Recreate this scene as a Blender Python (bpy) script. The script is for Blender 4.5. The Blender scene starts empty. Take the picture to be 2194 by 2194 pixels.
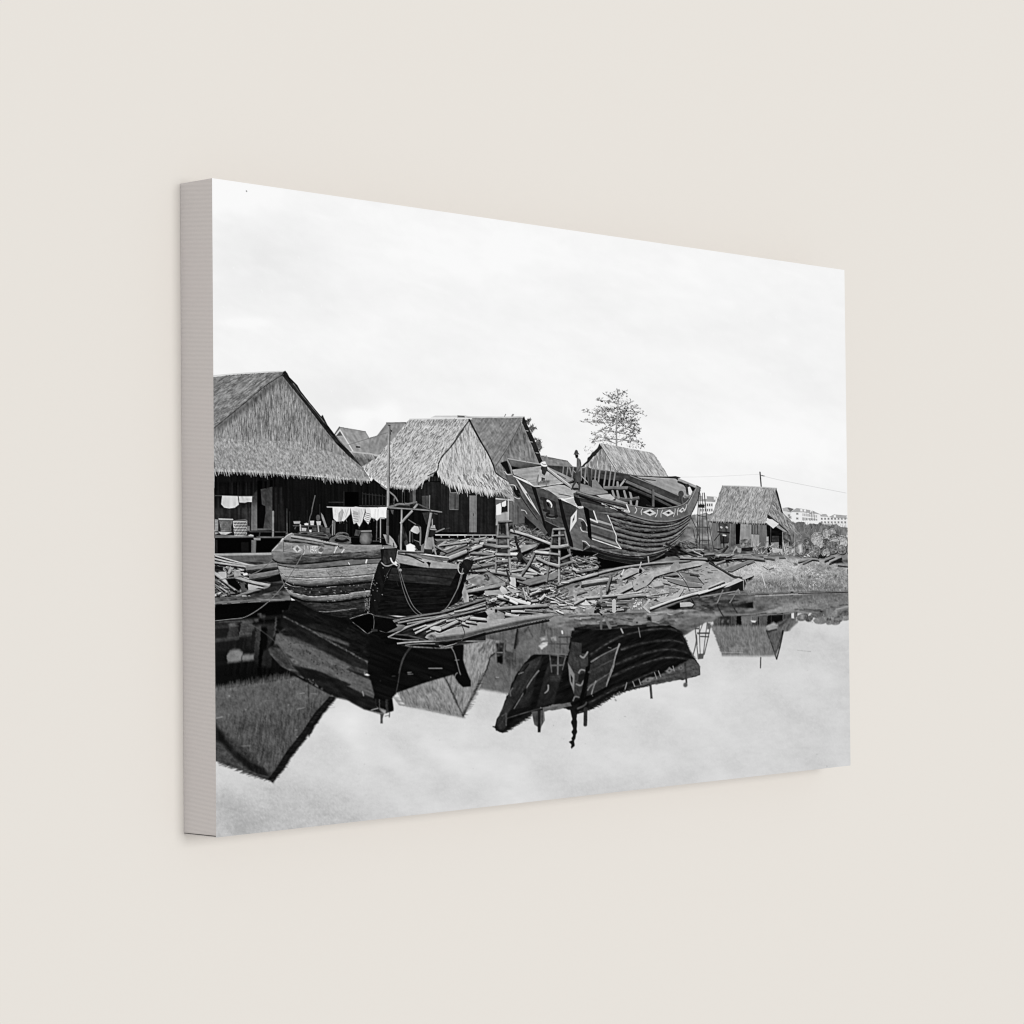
import bpy, math
import numpy as np
from mathutils import Matrix

# ---------------------------------------------------------------- camera, light, exposure
scene = bpy.context.scene
PRINT_W, PRINT_H, PRINT_D = 1.0, 0.5997, 0.0451      # metres: width, height, thickness of the canvas
HANG = 1.50                                          # height of the print's centre above the floor

def rotation(rv):
    a = math.sqrt(sum(c * c for c in rv)); k = [c / a for c in rv]
    Kx = np.array([[0, -k[2], k[1]], [k[2], 0, -k[0]], [-k[1], k[0], 0]])
    return np.eye(3) + math.sin(a) * Kx + (1 - math.cos(a)) * Kx @ Kx
RV, TV, FOCAL = (-0.025707, 0.827484, -0.000998), (0.067615, -0.000751, -2.590366), 5237.77
Rm = rotation(RV); pos = -Rm.T @ np.array(TV)
to_world = np.array([[1, 0, 0], [0, 0, -1], [0, 1, 0]], float)      # print axes (right, up, out) -> world
Rw, pw = to_world @ Rm.T, to_world @ pos + np.array([0, 0, HANG])
cam_data = bpy.data.cameras.new('camera'); cam = bpy.data.objects.new('camera', cam_data)
scene.collection.objects.link(cam); scene.camera = cam
cam_data.sensor_width = 36; cam_data.lens = FOCAL / 2194 * 36
cam_data.clip_start = 0.05; cam_data.clip_end = 100
m4 = Matrix.Identity(4)
for r in range(3):
    for c in range(3): m4[r][c] = float(Rw[r, c])
    m4[r][3] = float(pw[r])
cam.matrix_world = m4

world = bpy.data.worlds.new('World'); scene.world = world; world.use_nodes = True
bgn = world.node_tree.nodes['Background']
bgn.inputs[0].default_value = (1.0, 1.0, 1.0, 1); bgn.inputs[1].default_value = 0.58     # even light of a white room

def area_lamp(name, loc, target, size, power, color=(1, 1, 1)):
    d = bpy.data.lights.new(name, 'AREA'); d.shape = 'DISK'; d.size = size; d.energy = power; d.color = color
    o = bpy.data.objects.new(name, d); scene.collection.objects.link(o); o.location = loc
    v = np.array(target, float) - np.array(loc, float); v /= np.linalg.norm(v)
    from mathutils import Vector
    o.rotation_euler = Vector(v).to_track_quat('-Z', 'Y').to_euler()
    return o
area_lamp('softbox_lamp', (0.2, -13.0, 2.5), (0.1, 0, HANG), 6.0, 962)

scene.view_settings.view_transform = 'Standard'; scene.view_settings.look = 'None'
scene.view_settings.exposure = 0; scene.view_settings.gamma = 1; scene.view_settings.use_curve_mapping = False
scene.cycles.filter_width = 1.15; scene.cycles.max_bounces = 4; scene.cycles.diffuse_bounces = 3

# ---------------------------------------------------------------- the wall it hangs on
def collect(name, verts, faces, mat, parent=None, kind=None):
    me = bpy.data.meshes.new(name); me.from_pydata(verts, [], faces); me.update(); me.materials.append(mat)
    o = bpy.data.objects.new(name, me); scene.collection.objects.link(o)
    if parent: o.parent = parent
    if kind: o['kind'] = kind
    return o

def new_mat(name, rough=0.9, spec=0.0):
    m = bpy.data.materials.new(name); m.use_nodes = True
    b = m.node_tree.nodes['Principled BSDF']; b.inputs['Roughness'].default_value = rough
    b.inputs['Specular IOR Level'].default_value = spec
    return m, m.node_tree.nodes, m.node_tree.links, b

wall_mat, n, l, b = new_mat('matt_beige_paint')
tc = n.new('ShaderNodeTexCoord'); nz = n.new('ShaderNodeTexNoise'); nz.inputs['Scale'].default_value = 900; nz.inputs['Detail'].default_value = 2
bp = n.new('ShaderNodeBump'); bp.inputs['Distance'].default_value = 0.0001; bp.inputs['Strength'].default_value = 0.08
b.inputs['Base Color'].default_value = (0.722, 0.689, 0.643, 1)
l.new(tc.outputs['Object'], nz.inputs['Vector']); l.new(nz.outputs['Fac'], bp.inputs['Height']); l.new(bp.outputs[0], b.inputs['Normal'])
WALL_Y = PRINT_D + 0.0002
collect('wall', [(-9, WALL_Y, -5), (9, WALL_Y, -5), (9, WALL_Y, 8), (-9, WALL_Y, 8)], [(0, 1, 2, 3)], wall_mat, kind='structure')

# ---------------------------------------------------------------- the printed picture
# A small raster painter: every shape of the black-and-white picture is painted in grey ink on a
# rectangular sheet of SHEET_W x SHEET_H ink dots.  Outlines were measured on a reproduction of the
# print seen at an angle; "unproject" takes them to the flat sheet.
SHEET_W, SHEET_H = 1500, 1120
CORNERS = [(457.2, 382.0), (1808.2, 578.6), (1823.0, 1640.0), (460.6, 1795.0)]  # measured TL TR BR BL

def homography(src, dst):
    A, b = [], []
    for (x, y), (u, v) in zip(src, dst):
        A.append([x, y, 1, 0, 0, 0, -u * x, -u * y]); b.append(u)
        A.append([0, 0, 0, x, y, 1, -v * x, -v * y]); b.append(v)
    h = np.linalg.lstsq(np.array(A, float), np.array(b, float), rcond=None)[0]
    return np.append(h, 1).reshape(3, 3)

def hmap(Hm, x, y):
    w = Hm[2, 0] * x + Hm[2, 1] * y + Hm[2, 2]
    return (Hm[0, 0] * x + Hm[0, 1] * y + Hm[0, 2]) / w, (Hm[1, 0] * x + Hm[1, 1] * y + Hm[1, 2]) / w

UNPROJECT = homography(CORNERS, [(0, 0), (SHEET_W, 0), (SHEET_W, SHEET_H), (0, SHEET_H)])
PROJECT = np.linalg.inv(UNPROJECT)
GU, GV = np.meshgrid(np.arange(SHEET_W + 1, dtype=np.float64), np.arange(SHEET_H + 1, dtype=np.float64))
SX, SY = hmap(PROJECT, GU, GV)
SX = SX.astype(np.float32); SY = SY.astype(np.float32)
ink_rng = np.random.RandomState(7)
rnd = ink_rng.uniform

class Layer:
    def __init__(self):
        self.v = np.zeros(SX.shape, np.float32); self.a = np.zeros(SX.shape, np.float32)
        self.i = np.zeros(SX.shape, np.int16)
cur = None
ident = 0
def use(layer, i):
    global cur, ident
    cur, ident = layer, i

def tile(x0, y0, s=6.44):
    def f(*c):
        return [(x0 + c[k] / s, y0 + c[k + 1] / s) for k in range(0, len(c), 2)]
    f.s = s
    return f
A = tile(440, 760); B = tile(450, 980); C = tile(700, 860); D = tile(700, 1060); E = tile(980, 860); F = tile(980, 1060)
Y7 = tile(950, 1240, 3.5127); G = tile(1230, 810); I = tile(1230, 1080); J = tile(1500, 960, 5.8545); K = tile(450, 1170); L = tile(450, 1400)
M = tile(740, 1280); N = tile(1020, 1310); O = tile(1300, 1240); Q = tile(1540, 1180); Z = tile(0, 0, 1.0)

def lattice(ix, iy, seed):
    h = (ix.astype(np.int64) * 374761393 + iy.astype(np.int64) * 668265263 + seed * 1442695041) & 0xFFFFFFFF
    h = ((h ^ (h >> 13)) * 1274126177) & 0xFFFFFFFF
    return (((h ^ (h >> 16)) & 0xFFFF) / 32767.5 - 1.0).astype(np.float32)

def noise(x, y, ang, Ln, w, seed):
    a = math.radians(ang)
    u = (x * math.cos(a) + y * math.sin(a)) / Ln
    t = (-x * math.sin(a) + y * math.cos(a)) / w
    iu, it = np.floor(u), np.floor(t)
    fu, ft = u - iu, t - it
    fu = fu * fu * (3 - 2 * fu); ft = ft * ft * (3 - 2 * ft)
    n00 = lattice(iu, it, seed); n10 = lattice(iu + 1, it, seed); n01 = lattice(iu, it + 1, seed); n11 = lattice(iu + 1, it + 1, seed)
    return (n00 * (1 - fu) + n10 * fu) * (1 - ft) + (n01 * (1 - fu) + n11 * fu) * ft

def window(pts, pad=3.0):
    x = np.array([p[0] for p in pts]); y = np.array([p[1] for p in pts])
    x0, x1, y0, y1 = x.min() - pad, x.max() + pad, y.min() - pad, y.max() + pad
    u, v = hmap(UNPROJECT, np.array([x0, x1, x0, x1]), np.array([y0, y0, y1, y1]))
    a, b = max(0, int(u.min())), min(SHEET_W, int(u.max()) + 2)
    c, d = max(0, int(v.min())), min(SHEET_H, int(v.max()) + 2)
    if a >= b or c >= d: return None
    return slice(c, d + 1), slice(a, b + 1)

seed_counter = [11]
def put(sl, cov, val):
    v, a, i = cur.v[sl], cur.a[sl], cur.i[sl]
    na = cov + a * (1 - cov)
    v[...] = np.where(na > 1e-4, (val * cov + v * a * (1 - cov)) / np.maximum(na, 1e-4), v)
    a[...] = na
    i[cov > 0.5] = ident

def coverage(X, Y, pts, soft):
    n = len(pts); inside = np.zeros(X.shape, bool); d2 = np.full(X.shape, 1e9, np.float32)
    for k in range(n):
        x0, y0 = pts[k]; x1, y1 = pts[(k + 1) % n]
        ex, ey = x1 - x0, y1 - y0
        t = np.clip(((X - x0) * ex + (Y - y0) * ey) / (ex * ex + ey * ey + 1e-9), 0, 1)
        d2 = np.minimum(d2, (X - x0 - t * ex) ** 2 + (Y - y0 - t * ey) ** 2)
        c = (y0 > Y) != (y1 > Y)
        if c.any(): inside ^= c & (X < ex * (Y - y0) / (ey if ey else 1e-9) + x0)
    d = np.sqrt(d2)
    return np.clip(0.5 + np.where(inside, d, -d) / soft, 0, 1)

def tex_value(X, Y, v, tex):
    out = v
    for (amp, ang, Ln, w) in tex:
        seed_counter[0] += 1
        out = out + amp * noise(X, Y, ang, Ln, w, seed_counter[0])
    return out

def fill(pts, v, tex=(), grad=None, op=1.0, soft=1.5, warp=0):
    """tex: list of (amplitude, angle, length, width) streaks; grad: (x0,y0,dv0,x1,y1,dv1)"""
    sl = window(pts, 3 + soft)
    if sl is None: return
    X, Y = SX[sl], SY[sl]
    if warp:
        seed_counter[0] += 1
        Xc = X + warp * noise(X, Y, 0, 7, 7, seed_counter[0]); Yc = Y + warp * noise(X, Y, 0, 7, 7, seed_counter[0] + 500)
    else: Xc, Yc = X, Y
    cov = coverage(Xc, Yc, pts, soft) * op
    val = np.full(X.shape, float(v), np.float32)
    if grad:
        x0, y0, a, x1, y1, b = grad
        t = np.clip(((X - x0) * (x1 - x0) + (Y - y0) * (y1 - y0)) / ((x1 - x0) ** 2 + (y1 - y0) ** 2), 0, 1)
        val = val + a + (b - a) * t
    val = tex_value(X, Y, val, tex)
    put(sl, cov, np.clip(val, 2, 252))

def smooth(pts, k=4):
    """the same points joined by a smooth curve"""
    if len(pts) < 3: return pts
    q = [pts[0]] + list(pts) + [pts[-1]]; out = []
    for a, b, c, d in zip(q, q[1:], q[2:], q[3:]):
        for j in range(k):
            t = j / k
            out.append(tuple(0.5 * (2 * b[m] + (c[m] - a[m]) * t + (2 * a[m] - 5 * b[m] + 4 * c[m] - d[m]) * t * t + (3 * b[m] - a[m] - 3 * c[m] + d[m]) * t ** 3) for m in (0, 1)))
    return out + [pts[-1]]

def bends_gently(pts):
    for (a, b), (c, d), (e, f) in zip(pts, pts[1:], pts[2:]):
        p, q, r, t = c - a, d - b, e - c, f - d
        if p * r + q * t < 0.25 * math.hypot(p, q) * math.hypot(r, t): return False
    return True

def band(top, bot, v, tex=(), prof=((0, 0), (1, 0)), soft=1.3):
    """a strip between two curves that run left to right, toned across by prof [(0..1, tone change)]"""
    top, bot = smooth(top), smooth(bot)
    pts = top + bot[::-1]
    sl = window(pts, 4)
    if sl is None: return
    X, Y = SX[sl], SY[sl]
    yt = np.interp(X, [p[0] for p in top], [p[1] for p in top]); yb = np.interp(X, [p[0] for p in bot], [p[1] for p in bot])
    t = np.clip((Y - yt) / np.maximum(yb - yt, 0.5), 0, 1)
    val = tex_value(X, Y, v + np.interp(t, [p[0] for p in prof], [p[1] for p in prof]), tex)
    put(sl, coverage(X, Y, pts, soft), np.clip(val, 2, 252))

def line(pts, w, v, w1=None, op=1.0, jit=0, curve=False):
    """polyline stroke, width w (measured px), tapering to w1"""
    if len(pts) >= 3 and pts[0] != pts[-1] and (curve or bends_gently(pts)): pts = smooth(pts, 4)
    w1 = w if w1 is None else w1
    sl = window(pts, max(w, w1) / 2 + 3)
    if sl is None: return
    X, Y = SX[sl], SY[sl]
    best = np.full(X.shape, -9.0, np.float32); n = len(pts) - 1
    for k in range(n):
        x0, y0 = pts[k]; x1, y1 = pts[k + 1]; ex, ey = x1 - x0, y1 - y0
        t = np.clip(((X - x0) * ex + (Y - y0) * ey) / (ex * ex + ey * ey + 1e-9), 0, 1)
        d = np.hypot(X - x0 - t * ex, Y - y0 - t * ey)
        best = np.maximum(best, (w + (w1 - w) * (k + t) / n) / 2 - d)
    cov = np.clip(0.5 + best / 1.4, 0, 1) * op
    if w < 1.4: cov = cov * 1.0
    val = np.full(X.shape, float(v), np.float32)
    if jit:
        seed_counter[0] += 1
        val = val + jit * noise(X, Y, 0, 6, 6, seed_counter[0])
    put(sl, cov, np.clip(val, 2, 252))

def plank(pts, w, v, sh=1.0, round_=0.10, w1=None):
    """a timber: shadow beneath, light upper side, dark lower side, grain along it"""
    w1 = w if w1 is None else w1
    if len(pts) >= 3 and bends_gently(pts): pts = smooth(pts, 3)
    if sh: line([(x + 1.0, y + 0.45 * w + 1.6) for x, y in pts], w * 0.8, 12, w1 * 0.8, op=0.75 * sh)
    sl = window(pts, max(w, w1) / 2 + 3)
    if sl is None: return
    X, Y = SX[sl], SY[sl]; n = len(pts) - 1
    best = np.full(X.shape, -9.0, np.float32); side = np.zeros(X.shape, np.float32); along = np.zeros(X.shape, np.float32); s0 = 0
    for k in range(n):
        x0, y0 = pts[k]; x1, y1 = pts[k + 1]
        ex, ey = x1 - x0, y1 - y0; ln = math.hypot(ex, ey) + 1e-6
        tt = ((X - x0) * ex + (Y - y0) * ey) / ln ** 2
        t = np.clip(tt, 0, 1)
        dx, dy = X - x0 - t * ex, Y - y0 - t * ey
        end = np.where((k == 0) & (tt < 0), -tt * ln, 0) + np.where((k == n - 1) & (tt > 1), (tt - 1) * ln, 0)
        wloc = w + (w1 - w) * (k + t) / n
        perp = np.abs((X - x0) * -ey + (Y - y0) * ex) / ln
        d = np.where(end > 0, np.maximum(perp, wloc / 2 + end), np.hypot(dx, dy))
        m = wloc / 2 - d
        sgn = ((X - x0) * -ey + (Y - y0) * ex) / ln * (1 if ex >= 0 else -1) / (wloc / 2)
        up = m > best
        side = np.where(up, sgn, side); along = np.where(up, s0 + tt * ln, along); best = np.maximum(best, m); s0 += ln
    cov = np.clip(0.5 + best / 1.4, 0, 1)
    seed_counter[0] += 1
    g = noise(along, side * w / 2, 0, 22, max(2.6, w / 4), seed_counter[0])
    g2 = noise(along, side * w / 2, 0, 7, max(2.4, w / 5), seed_counter[0] + 77)
    kk = min(3.5, max(0.8, w / 3.2))
    val = v * (1 - round_ * np.clip(side, -1, 1) - 0.52 * np.clip((side - 0.30) * kk, 0, 1) + 0.10 * np.clip((-side - 0.5) * kk, 0, 1)) + 0.12 * v * g + 0.08 * v * g2
    put(sl, cov, np.clip(val, 3, 250))

def ell(cx, cy, rx, ry, n=20, rot=0):
    r = math.radians(rot); c, s = math.cos(r), math.sin(r)
    return [(cx + rx * math.cos(t) * c - ry * math.sin(t) * s, cy + rx * math.cos(t) * s + ry * math.sin(t) * c)
            for t in [2 * math.pi * k / n for k in range(n)]]
def arc(cx, cy, rx, ry, a0, a1, n=10):
    return [(cx + rx * math.cos(math.radians(a0 + (a1 - a0) * k / n)), cy + ry * math.sin(math.radians(a0 + (a1 - a0) * k / n))) for k in range(n + 1)]

def walk(pts, step):
    out = []
    for k in range(len(pts) - 1):
        (x0, y0), (x1, y1) = pts[k], pts[k + 1]
        n = max(1, int(math.hypot(x1 - x0, y1 - y0) / step))
        out += [(x0 + (x1 - x0) * j / n, y0 + (y1 - y0) * j / n) for j in range(n)]
    return out

def fringe(pts, l0, l1, v0, v1, dx=0.15, step=1.6, w=2.4):
    """ragged straw ends hanging from an eave"""
    for x, y in walk(pts, step):
        l = rnd(l0, l1) * (1.5 if rnd() < 0.12 else 1)
        d = rnd(-0.25, 0.25) + dx
        line([(x, y - 2), (x + d * l, y + l)], w, rnd(v0, v1), 0.5)

def inside_poly(pts, n):
    x = np.array([p[0] for p in pts]); y = np.array([p[1] for p in pts]); out = []
    while len(out) < n:
        px, py = rnd(x.min(), x.max()), rnd(y.min(), y.max()); c = False
        for k in range(len(pts)):
            x0, y0 = pts[k]; x1, y1 = pts[(k + 1) % len(pts)]
            if (y0 > py) != (y1 > py) and px < (x1 - x0) * (py - y0) / (y1 - y0) + x0: c = not c
        if c: out.append((px, py))
    return out

def straws(pts, n, ang, spread, l0, l1, v0, v1, w=1.8, op=0.8):
    """single stalks or flecks scattered over a thatched face"""
    for x, y in inside_poly(pts, n):
        a = math.radians(ang + rnd(-spread, spread)); l = rnd(l0, l1)
        line([(x, y), (x + math.cos(a) * l, y + math.sin(a) * l)], w, rnd(v0, v1), 0.6, op=op * rnd(0.45, 0.95))

def litter(pts, n, ang, spread, l0, l1, w0, w1, v0, v1, sh=0.8):
    """loose boards and offcuts lying about"""
    for x, y in sorted(inside_poly(pts, n), key=lambda p: p[1]):
        a = math.radians(ang + rnd(-spread, spread)); l = rnd(l0, l1); w = rnd(w0, w1)
        plank([(x - math.cos(a) * l / 2, y - math.sin(a) * l / 2), (x + rnd(-1, 1), y + rnd(-.8, .8)), (x + math.cos(a) * l / 2, y + math.sin(a) * l / 2)], w, rnd(v0, v1), sh=sh, round_=rnd(0.0, 0.25), w1=w * rnd(0.55, 1.15))

def specks(pts, n, r0, r1, v0, v1, op=0.9):
    for x, y in inside_poly(pts, n):
        r = rnd(r0, r1)
        line([(x, y), (x + rnd(-1, 1), y + rnd(-1, 1))], r, rnd(v0, v1), op=op)

def sample(arr, u, v):
    u = np.clip(u, 0, SHEET_W - 1e-3); v = np.clip(v, 0, SHEET_H - 1e-3)
    iu, iv = u.astype(int), v.astype(int); fu, fv = u - iu, v - iv
    return (arr[iv, iu] * (1 - fu) + arr[iv, iu + 1] * fu) * (1 - fv) + (arr[iv + 1, iu] * (1 - fu) + arr[iv + 1, iu + 1] * fu) * fv

def affine(pairs):
    """least-squares affine from measured points to their mirror images in the water"""
    Am = np.array([[x, y, 1] for (x, y), _ in pairs]); T = np.array([q for _, q in pairs])
    m = np.linalg.lstsq(Am, T, rcond=None)[0]
    return np.array([[m[0, 0], m[1, 0], m[2, 0]], [m[0, 1], m[1, 1], m[2, 1]], [0, 0, 1]])

def mirror(layer, pairs, dst, gain=0.6, lift=6, clip=None, ripple=0.9, blur=2, kind='affine', i=0):
    """paint the layer's mirror image on the water layer dst"""
    Hm = np.linalg.inv(affine(pairs) if kind == 'affine' else homography([p[0] for p in pairs], [p[1] for p in pairs]))
    sl = window(clip, 2); X, Y = SX[sl], SY[sl]
    rip = ripple * (noise(X, Y, -2, 160, 3.0, 901) + 0.5 * noise(X, Y, -2, 60, 2.2, 902))
    bx, by = hmap(Hm, X + rip, Y)
    v = 0; a = 0
    for k in range(-blur, blur + 1):          # stretched a little downwards, as mirror images in slow water are
        u, w = hmap(UNPROJECT, bx, by + k * 1.1)
        u = np.maximum(u, 9.0); ok = (w > 0) & (w < SHEET_H)
        aa = sample(layer.a, u, w) * ok
        v = v + sample(layer.v, u, w) * aa; a = a + aa
    v = v / np.maximum(a, 1e-4); a = a / (2 * blur + 1)
    cov = a * coverage(X, Y, clip, 2.0)
    dv, da, di = dst.v[sl], dst.a[sl], dst.i[sl]
    dv[...] = dv * (1 - cov) + (v * gain + lift) * cov
    if i: di[cov > 0.5] = i

def over(dst, src):
    dst.v[...] = dst.v * (1 - src.a) + src.v * src.a
    m = src.a > 0.5
    dst.i[m] = src.i[m]

# identities of what the picture shows
(SKY, WATER, BLOCK_L, BLOCK_R, TREE, H_SMALL, H_MID, H_LOW, H_BIG, H_SHIP_ROOF, HUT2_ROOF, HUT2_WALL, H1_ROOF, H1_WALL, HUT3_ROOF, HUT3_WALL,
 HEAP, BANK, TIMBER, SHIP_HULL, SHIP_STERN, SHIP_DECK, BOAT_HULL, BOAT_BOW, WASHING, MAN_STAND, MAN_SIT, MAN_BEND, MAN_WHITE, MAN_HAT,
 TRESTLE_A, TRESTLE_B, SCAFFOLD, POLE, JAR, SHED, BASKETS, WASHING_L, RAFT, BUSH, FAR_POLE, BEAM, DECKSTUFF) = range(1, 44)

sky, water, far, back, ship_house, hut2, house1, hut3, bank, ship_inside, ship, litter_l, boat, front, people = (Layer() for _ in range(15))

# ------------------------------------------------ sky
sky.a[:] = 1; sky.i[:] = SKY
def blob(x, y, rx, ry): return np.exp(-((SX - x) / rx) ** 2 - ((SY - y) / ry) ** 2)
sky.v[:] = (247 + 2.0 * noise(SX, SY, 8, 260, 70, 1) + 1.8 * noise(SX, SY, 20, 80, 40, 2) + 1.2 * noise(SX, SY, 14, 34, 15, 3) + 0.8 * noise(SX, SY, 30, 14, 8, 4) + 2.4 * np.clip(noise(SX, SY, 16, 60, 16, 5) - 0.25, 0, 1) * (SY < 760)
            - 9 * blob(560, 560, 170, 90) - 7 * blob(700, 870, 170, 60) + 9 * blob(785, 885, 60, 14) + 8 * blob(770, 900, 26, 24) + 7 * blob(835, 880, 22, 30) + 6 * blob(1000, 560, 260, 60)
            + 8 * blob(540, 690, 60, 12) + 9 * blob(500, 420, 120, 40) - 2 * blob(1300, 700, 300, 90) + 7 * blob(1650, 950, 200, 60) - 3 * blob(1760, 900, 90, 200))
sky.v[:] = np.clip(sky.v, 225, 252)
use(sky, SKY)
for _ in range(60):
    x, y = rnd(470, 1800), rnd(420, 980); l = rnd(1, 7); a = rnd(0.9, 1.7)
    line([(x, y), (x + l * math.cos(a), y + l * math.sin(a))], 1.3, 252, op=0.7)
line([(530.6, 409.6), (530.9, 410)], 2.4, 130)

# ------------------------------------------------ water
water.a[:] = 1; water.i[:] = WATER
water.v[:] = (211 + 8 * noise(SX, SY, 20, 150, 70, 21) + 6 * noise(SX, SY, 35, 60, 34, 22) + 3 * noise(SX, SY, 10, 24, 14, 23) + 1.6 * noise(SX, SY, -5, 12, 5, 24)
              - 27 * blob(480, 1800, 260, 120) - 14 * blob(640, 1720, 220, 90) + 11 * blob(1000, 1600, 260, 70) + 6 * blob(1450, 1500, 260, 70)
              - 17 * blob(1290, 1690, 90, 40) - 8 * blob(1790, 1640, 120, 120) + 12 * blob(760, 1560, 60, 70) + 10 * blob(1150, 1720, 60, 40) - 8 * blob(940, 1770, 160, 30) + 8 * blob(1350, 1640, 60, 30) - 8 * blob(1010, 1600, 60, 14))
use(water, WATER)

# ------------------------------------------------ far away
use(far, BLOCK_L)
fill(J(-40,650,170,668,150,820,-40,830), 236); fill(J(-60,620,0,590,200,605,190,672,-60,655), 150)
for x in (28, 52): fill(J(x,585,x+32,580,x+34,630,x+6,632), 240)
fill(J(170,605,200,603,198,640,172,640), 235)
for yy, vv in ((690, 70), (755, 95)):
    for x in range(4, 165, 27): fill(J(x,yy,x+15,yy+1,x+14,yy+32,x,yy+31), vv, soft=2)
fill(J(-420,1000,-200,880,-30,815,200,820,200,1340,-420,1400), 120, [(30,0,9,5),(22,0,30,8)], warp=3); straws(J(-380,1000,-30,840,200,840,200,1300,-380,1330), 150, -75, 40, 3, 11, 55, 190, w=1.6, op=0.6)
use(far, BLOCK_R)
fill(J(1060,742,1110,738,1175,758,1130,800,1070,790), 95)
fill(J(1040,775,1135,800,1135,900,1045,850), 215); fill(J(1030,745,1090,742,1130,790,1040,786), 165)
fill(J(1140,795,1290,800,1510,835,1600,855,1620,950,1340,940,1140,910), 238); fill(J(1600,870,1850,872,1850,985,1600,960), 232)
fill(J(1130,796,1210,745,1400,775,1515,828,1285,800), 160); fill(J(1500,825,1580,820,1610,858,1512,852), 165); fill(J(1615,858,1680,825,1845,840,1845,882,1640,864), 160)
for x, y in ((1255,760),(1300,762),(1380,772),(1675,835),(1505,800),(1835,838)): fill(J(x,y,x+26,y-4,x+28,y+28,x+2,y+28), 240)
for x in range(1285, 1460, 21): fill(J(x,815+(x-1285)*0.12,x+10,816+(x-1285)*0.12,x+10,842+(x-1285)*0.12,x,841+(x-1285)*0.12), rnd(105,165), soft=3); fill(J(x,866+(x-1285)*0.1,x+12,867+(x-1285)*0.1,x+12,rnd(885,904),x,897), rnd(95,160), soft=3)
for x, y in ((1205,805),(1205,865),(1100,825),(1110,850)): fill(J(x,y,x+26,y+1,x+26,y+24,x,y+23), 120, soft=2)
for x in range(1515, 1850, 42): fill(J(x,868,x+20,870,x+20,893,x,891), 120, soft=2); fill(J(x,912,x+20,914,x+20,938,x,936), 120, soft=2)
for x in (1395, 1425): line(J(x, 790, x+10, 900), 1.2, 120)
use(far, BUSH)
fill(J(1120,905,1200,935,1240,915,1340,940,1500,935,1700,960,1850,990,1862,1340,1120,1340), 98, [(26,70,12,4),(18,110,7,4)], soft=3, warp=4)
straws(J(1150,960,1845,1000,1845,1130,1150,1120), 260, -80, 30, 4, 12, 60, 150)
use(far, FAR_POLE)
line(J(-800,355,0,355,740,322), 1.0, 190, op=0.4); line(J(770,335,1000,395,1830,558), 1.0, 165, op=0.42)
line(J(750,297,766,480), 2.6, 45); line(J(765,336,800,344), 2, 120)
# kapok tree
use(far, TREE)
line(G(598,150,610,300,600,430,585,630,585,935), 1.6, 140, 3.6)
limbs = [(585,600,420,610,250,598,110,600),(585,560,440,520,340,490,250,480,190,460,120,465),(590,625,700,600,830,640,905,640),(585,742,470,725,390,708,250,782),
         (592,742,660,710,720,688,830,745),(600,745,720,770,862,812),(588,842,430,825,300,785),(600,842,700,832,770,800),(602,432,760,410,925,408),(604,350,450,310,300,295),
         (606,400,720,350,810,318),(600,500,760,450,960,490),(606,300,480,250,400,205),(600,240,680,190,740,210),(585,620,520,660,400,700),(600,560,760,590,900,570),(585,680,660,650,790,690,920,730),
         (588,880,700,850,900,870,970,960),(586,900,420,850,240,880),(590,480,460,440,340,450)]
for lb in limbs:
    p = G(*lb); line(p, 1.5, 132, 0.7, op=0.9)
    for (x, y) in walk(p, 2.6)[2:]:
        a = rnd(-2.4, -0.5) if rnd() < 0.6 else rnd(-0.4, 3.6); l = rnd(3, 11)
        tx, ty = x + math.cos(a) * l, y + math.sin(a) * l * 0.7
        line([(x, y), (tx, ty)], 0.9, 140, 0.5, op=0.6)
        for _ in range(3):
            if rnd() < 0.5: line([(tx + rnd(-3, 3), ty + rnd(-2.5, 2.5)), (tx + rnd(-3, 3), ty + rnd(-2.5, 2.5))], rnd(0.7, 1.5), rnd(95, 160), op=rnd(0.4, 0.9))
for x, y, rx, ry, n in ((600,340,170,150,130),(560,480,330,90,220),(500,570,330,60,190),(700,560,180,110,170),(560,760,300,80,90),(840,900,130,60,60),(200,980,80,60,18),(600,210,90,70,40),(840,720,70,70,70),(290,850,90,50,30),(380,430,120,60,60)):
    for _ in range(int(n * 1.25)):
        a = rnd(0, 6.28); r = math.sqrt(rnd(0, 1)); q = G(x + math.cos(a) * r * rx, y + math.sin(a) * r * ry)[0]
        line([q, (q[0] + rnd(-2.4, 2.4), q[1] + rnd(-1.6, 1.6))], rnd(0.7, 1.4), rnd(105, 185), op=rnd(0.35, 0.85))

# ------------------------------------------------ houses at the back
use(back, BUSH)
for p in (E(940,290,1000,250,985,270,950,310), E(980,350,1030,335,1080,385,1040,400,1020,450,1010,420), E(1060,500,1090,530,1130,515,1165,590,1160,650,1130,705,1090,640)):
    fill(p, 85, [(30,50,6,3)], warp=5); straws(p, 50, -60, 50, 3, 8, 50, 120)
for x in (650, 745, 760): line(E(x, 205, x + 18, 170), 1.6, 130)
use(back, H_SMALL)
fill(C(110,455,180,345,540,408,590,490,610,520,640,560,740,725,340,680,200,640), 140, [(14,60,14,4),(9,20,7,4)])
fill(C(118,470,187,385,360,672,250,640,150,510), 150, [(12,80,9,4)]); fill(C(130,470,187,398,222,462), 75)
line(C(112,470,187,385,362,672), 2.6, 205); line(C(108,455,180,348), 3, 90); line(C(415,618,455,622), 3.4, 35); line(C(182,346,540,408), 1.2, 105)
use(back, H_MID)
fill(C(600,490,690,470,830,290,1100,285,1060,380,860,620,740,740,590,700,580,600), 128, [(15,115,12,4),(9,60,6,4)])
line(C(828,289,1095,284), 2, 85); line(C(300,590,840,422), 1.3, 105)
use(back, H_LOW)
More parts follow.
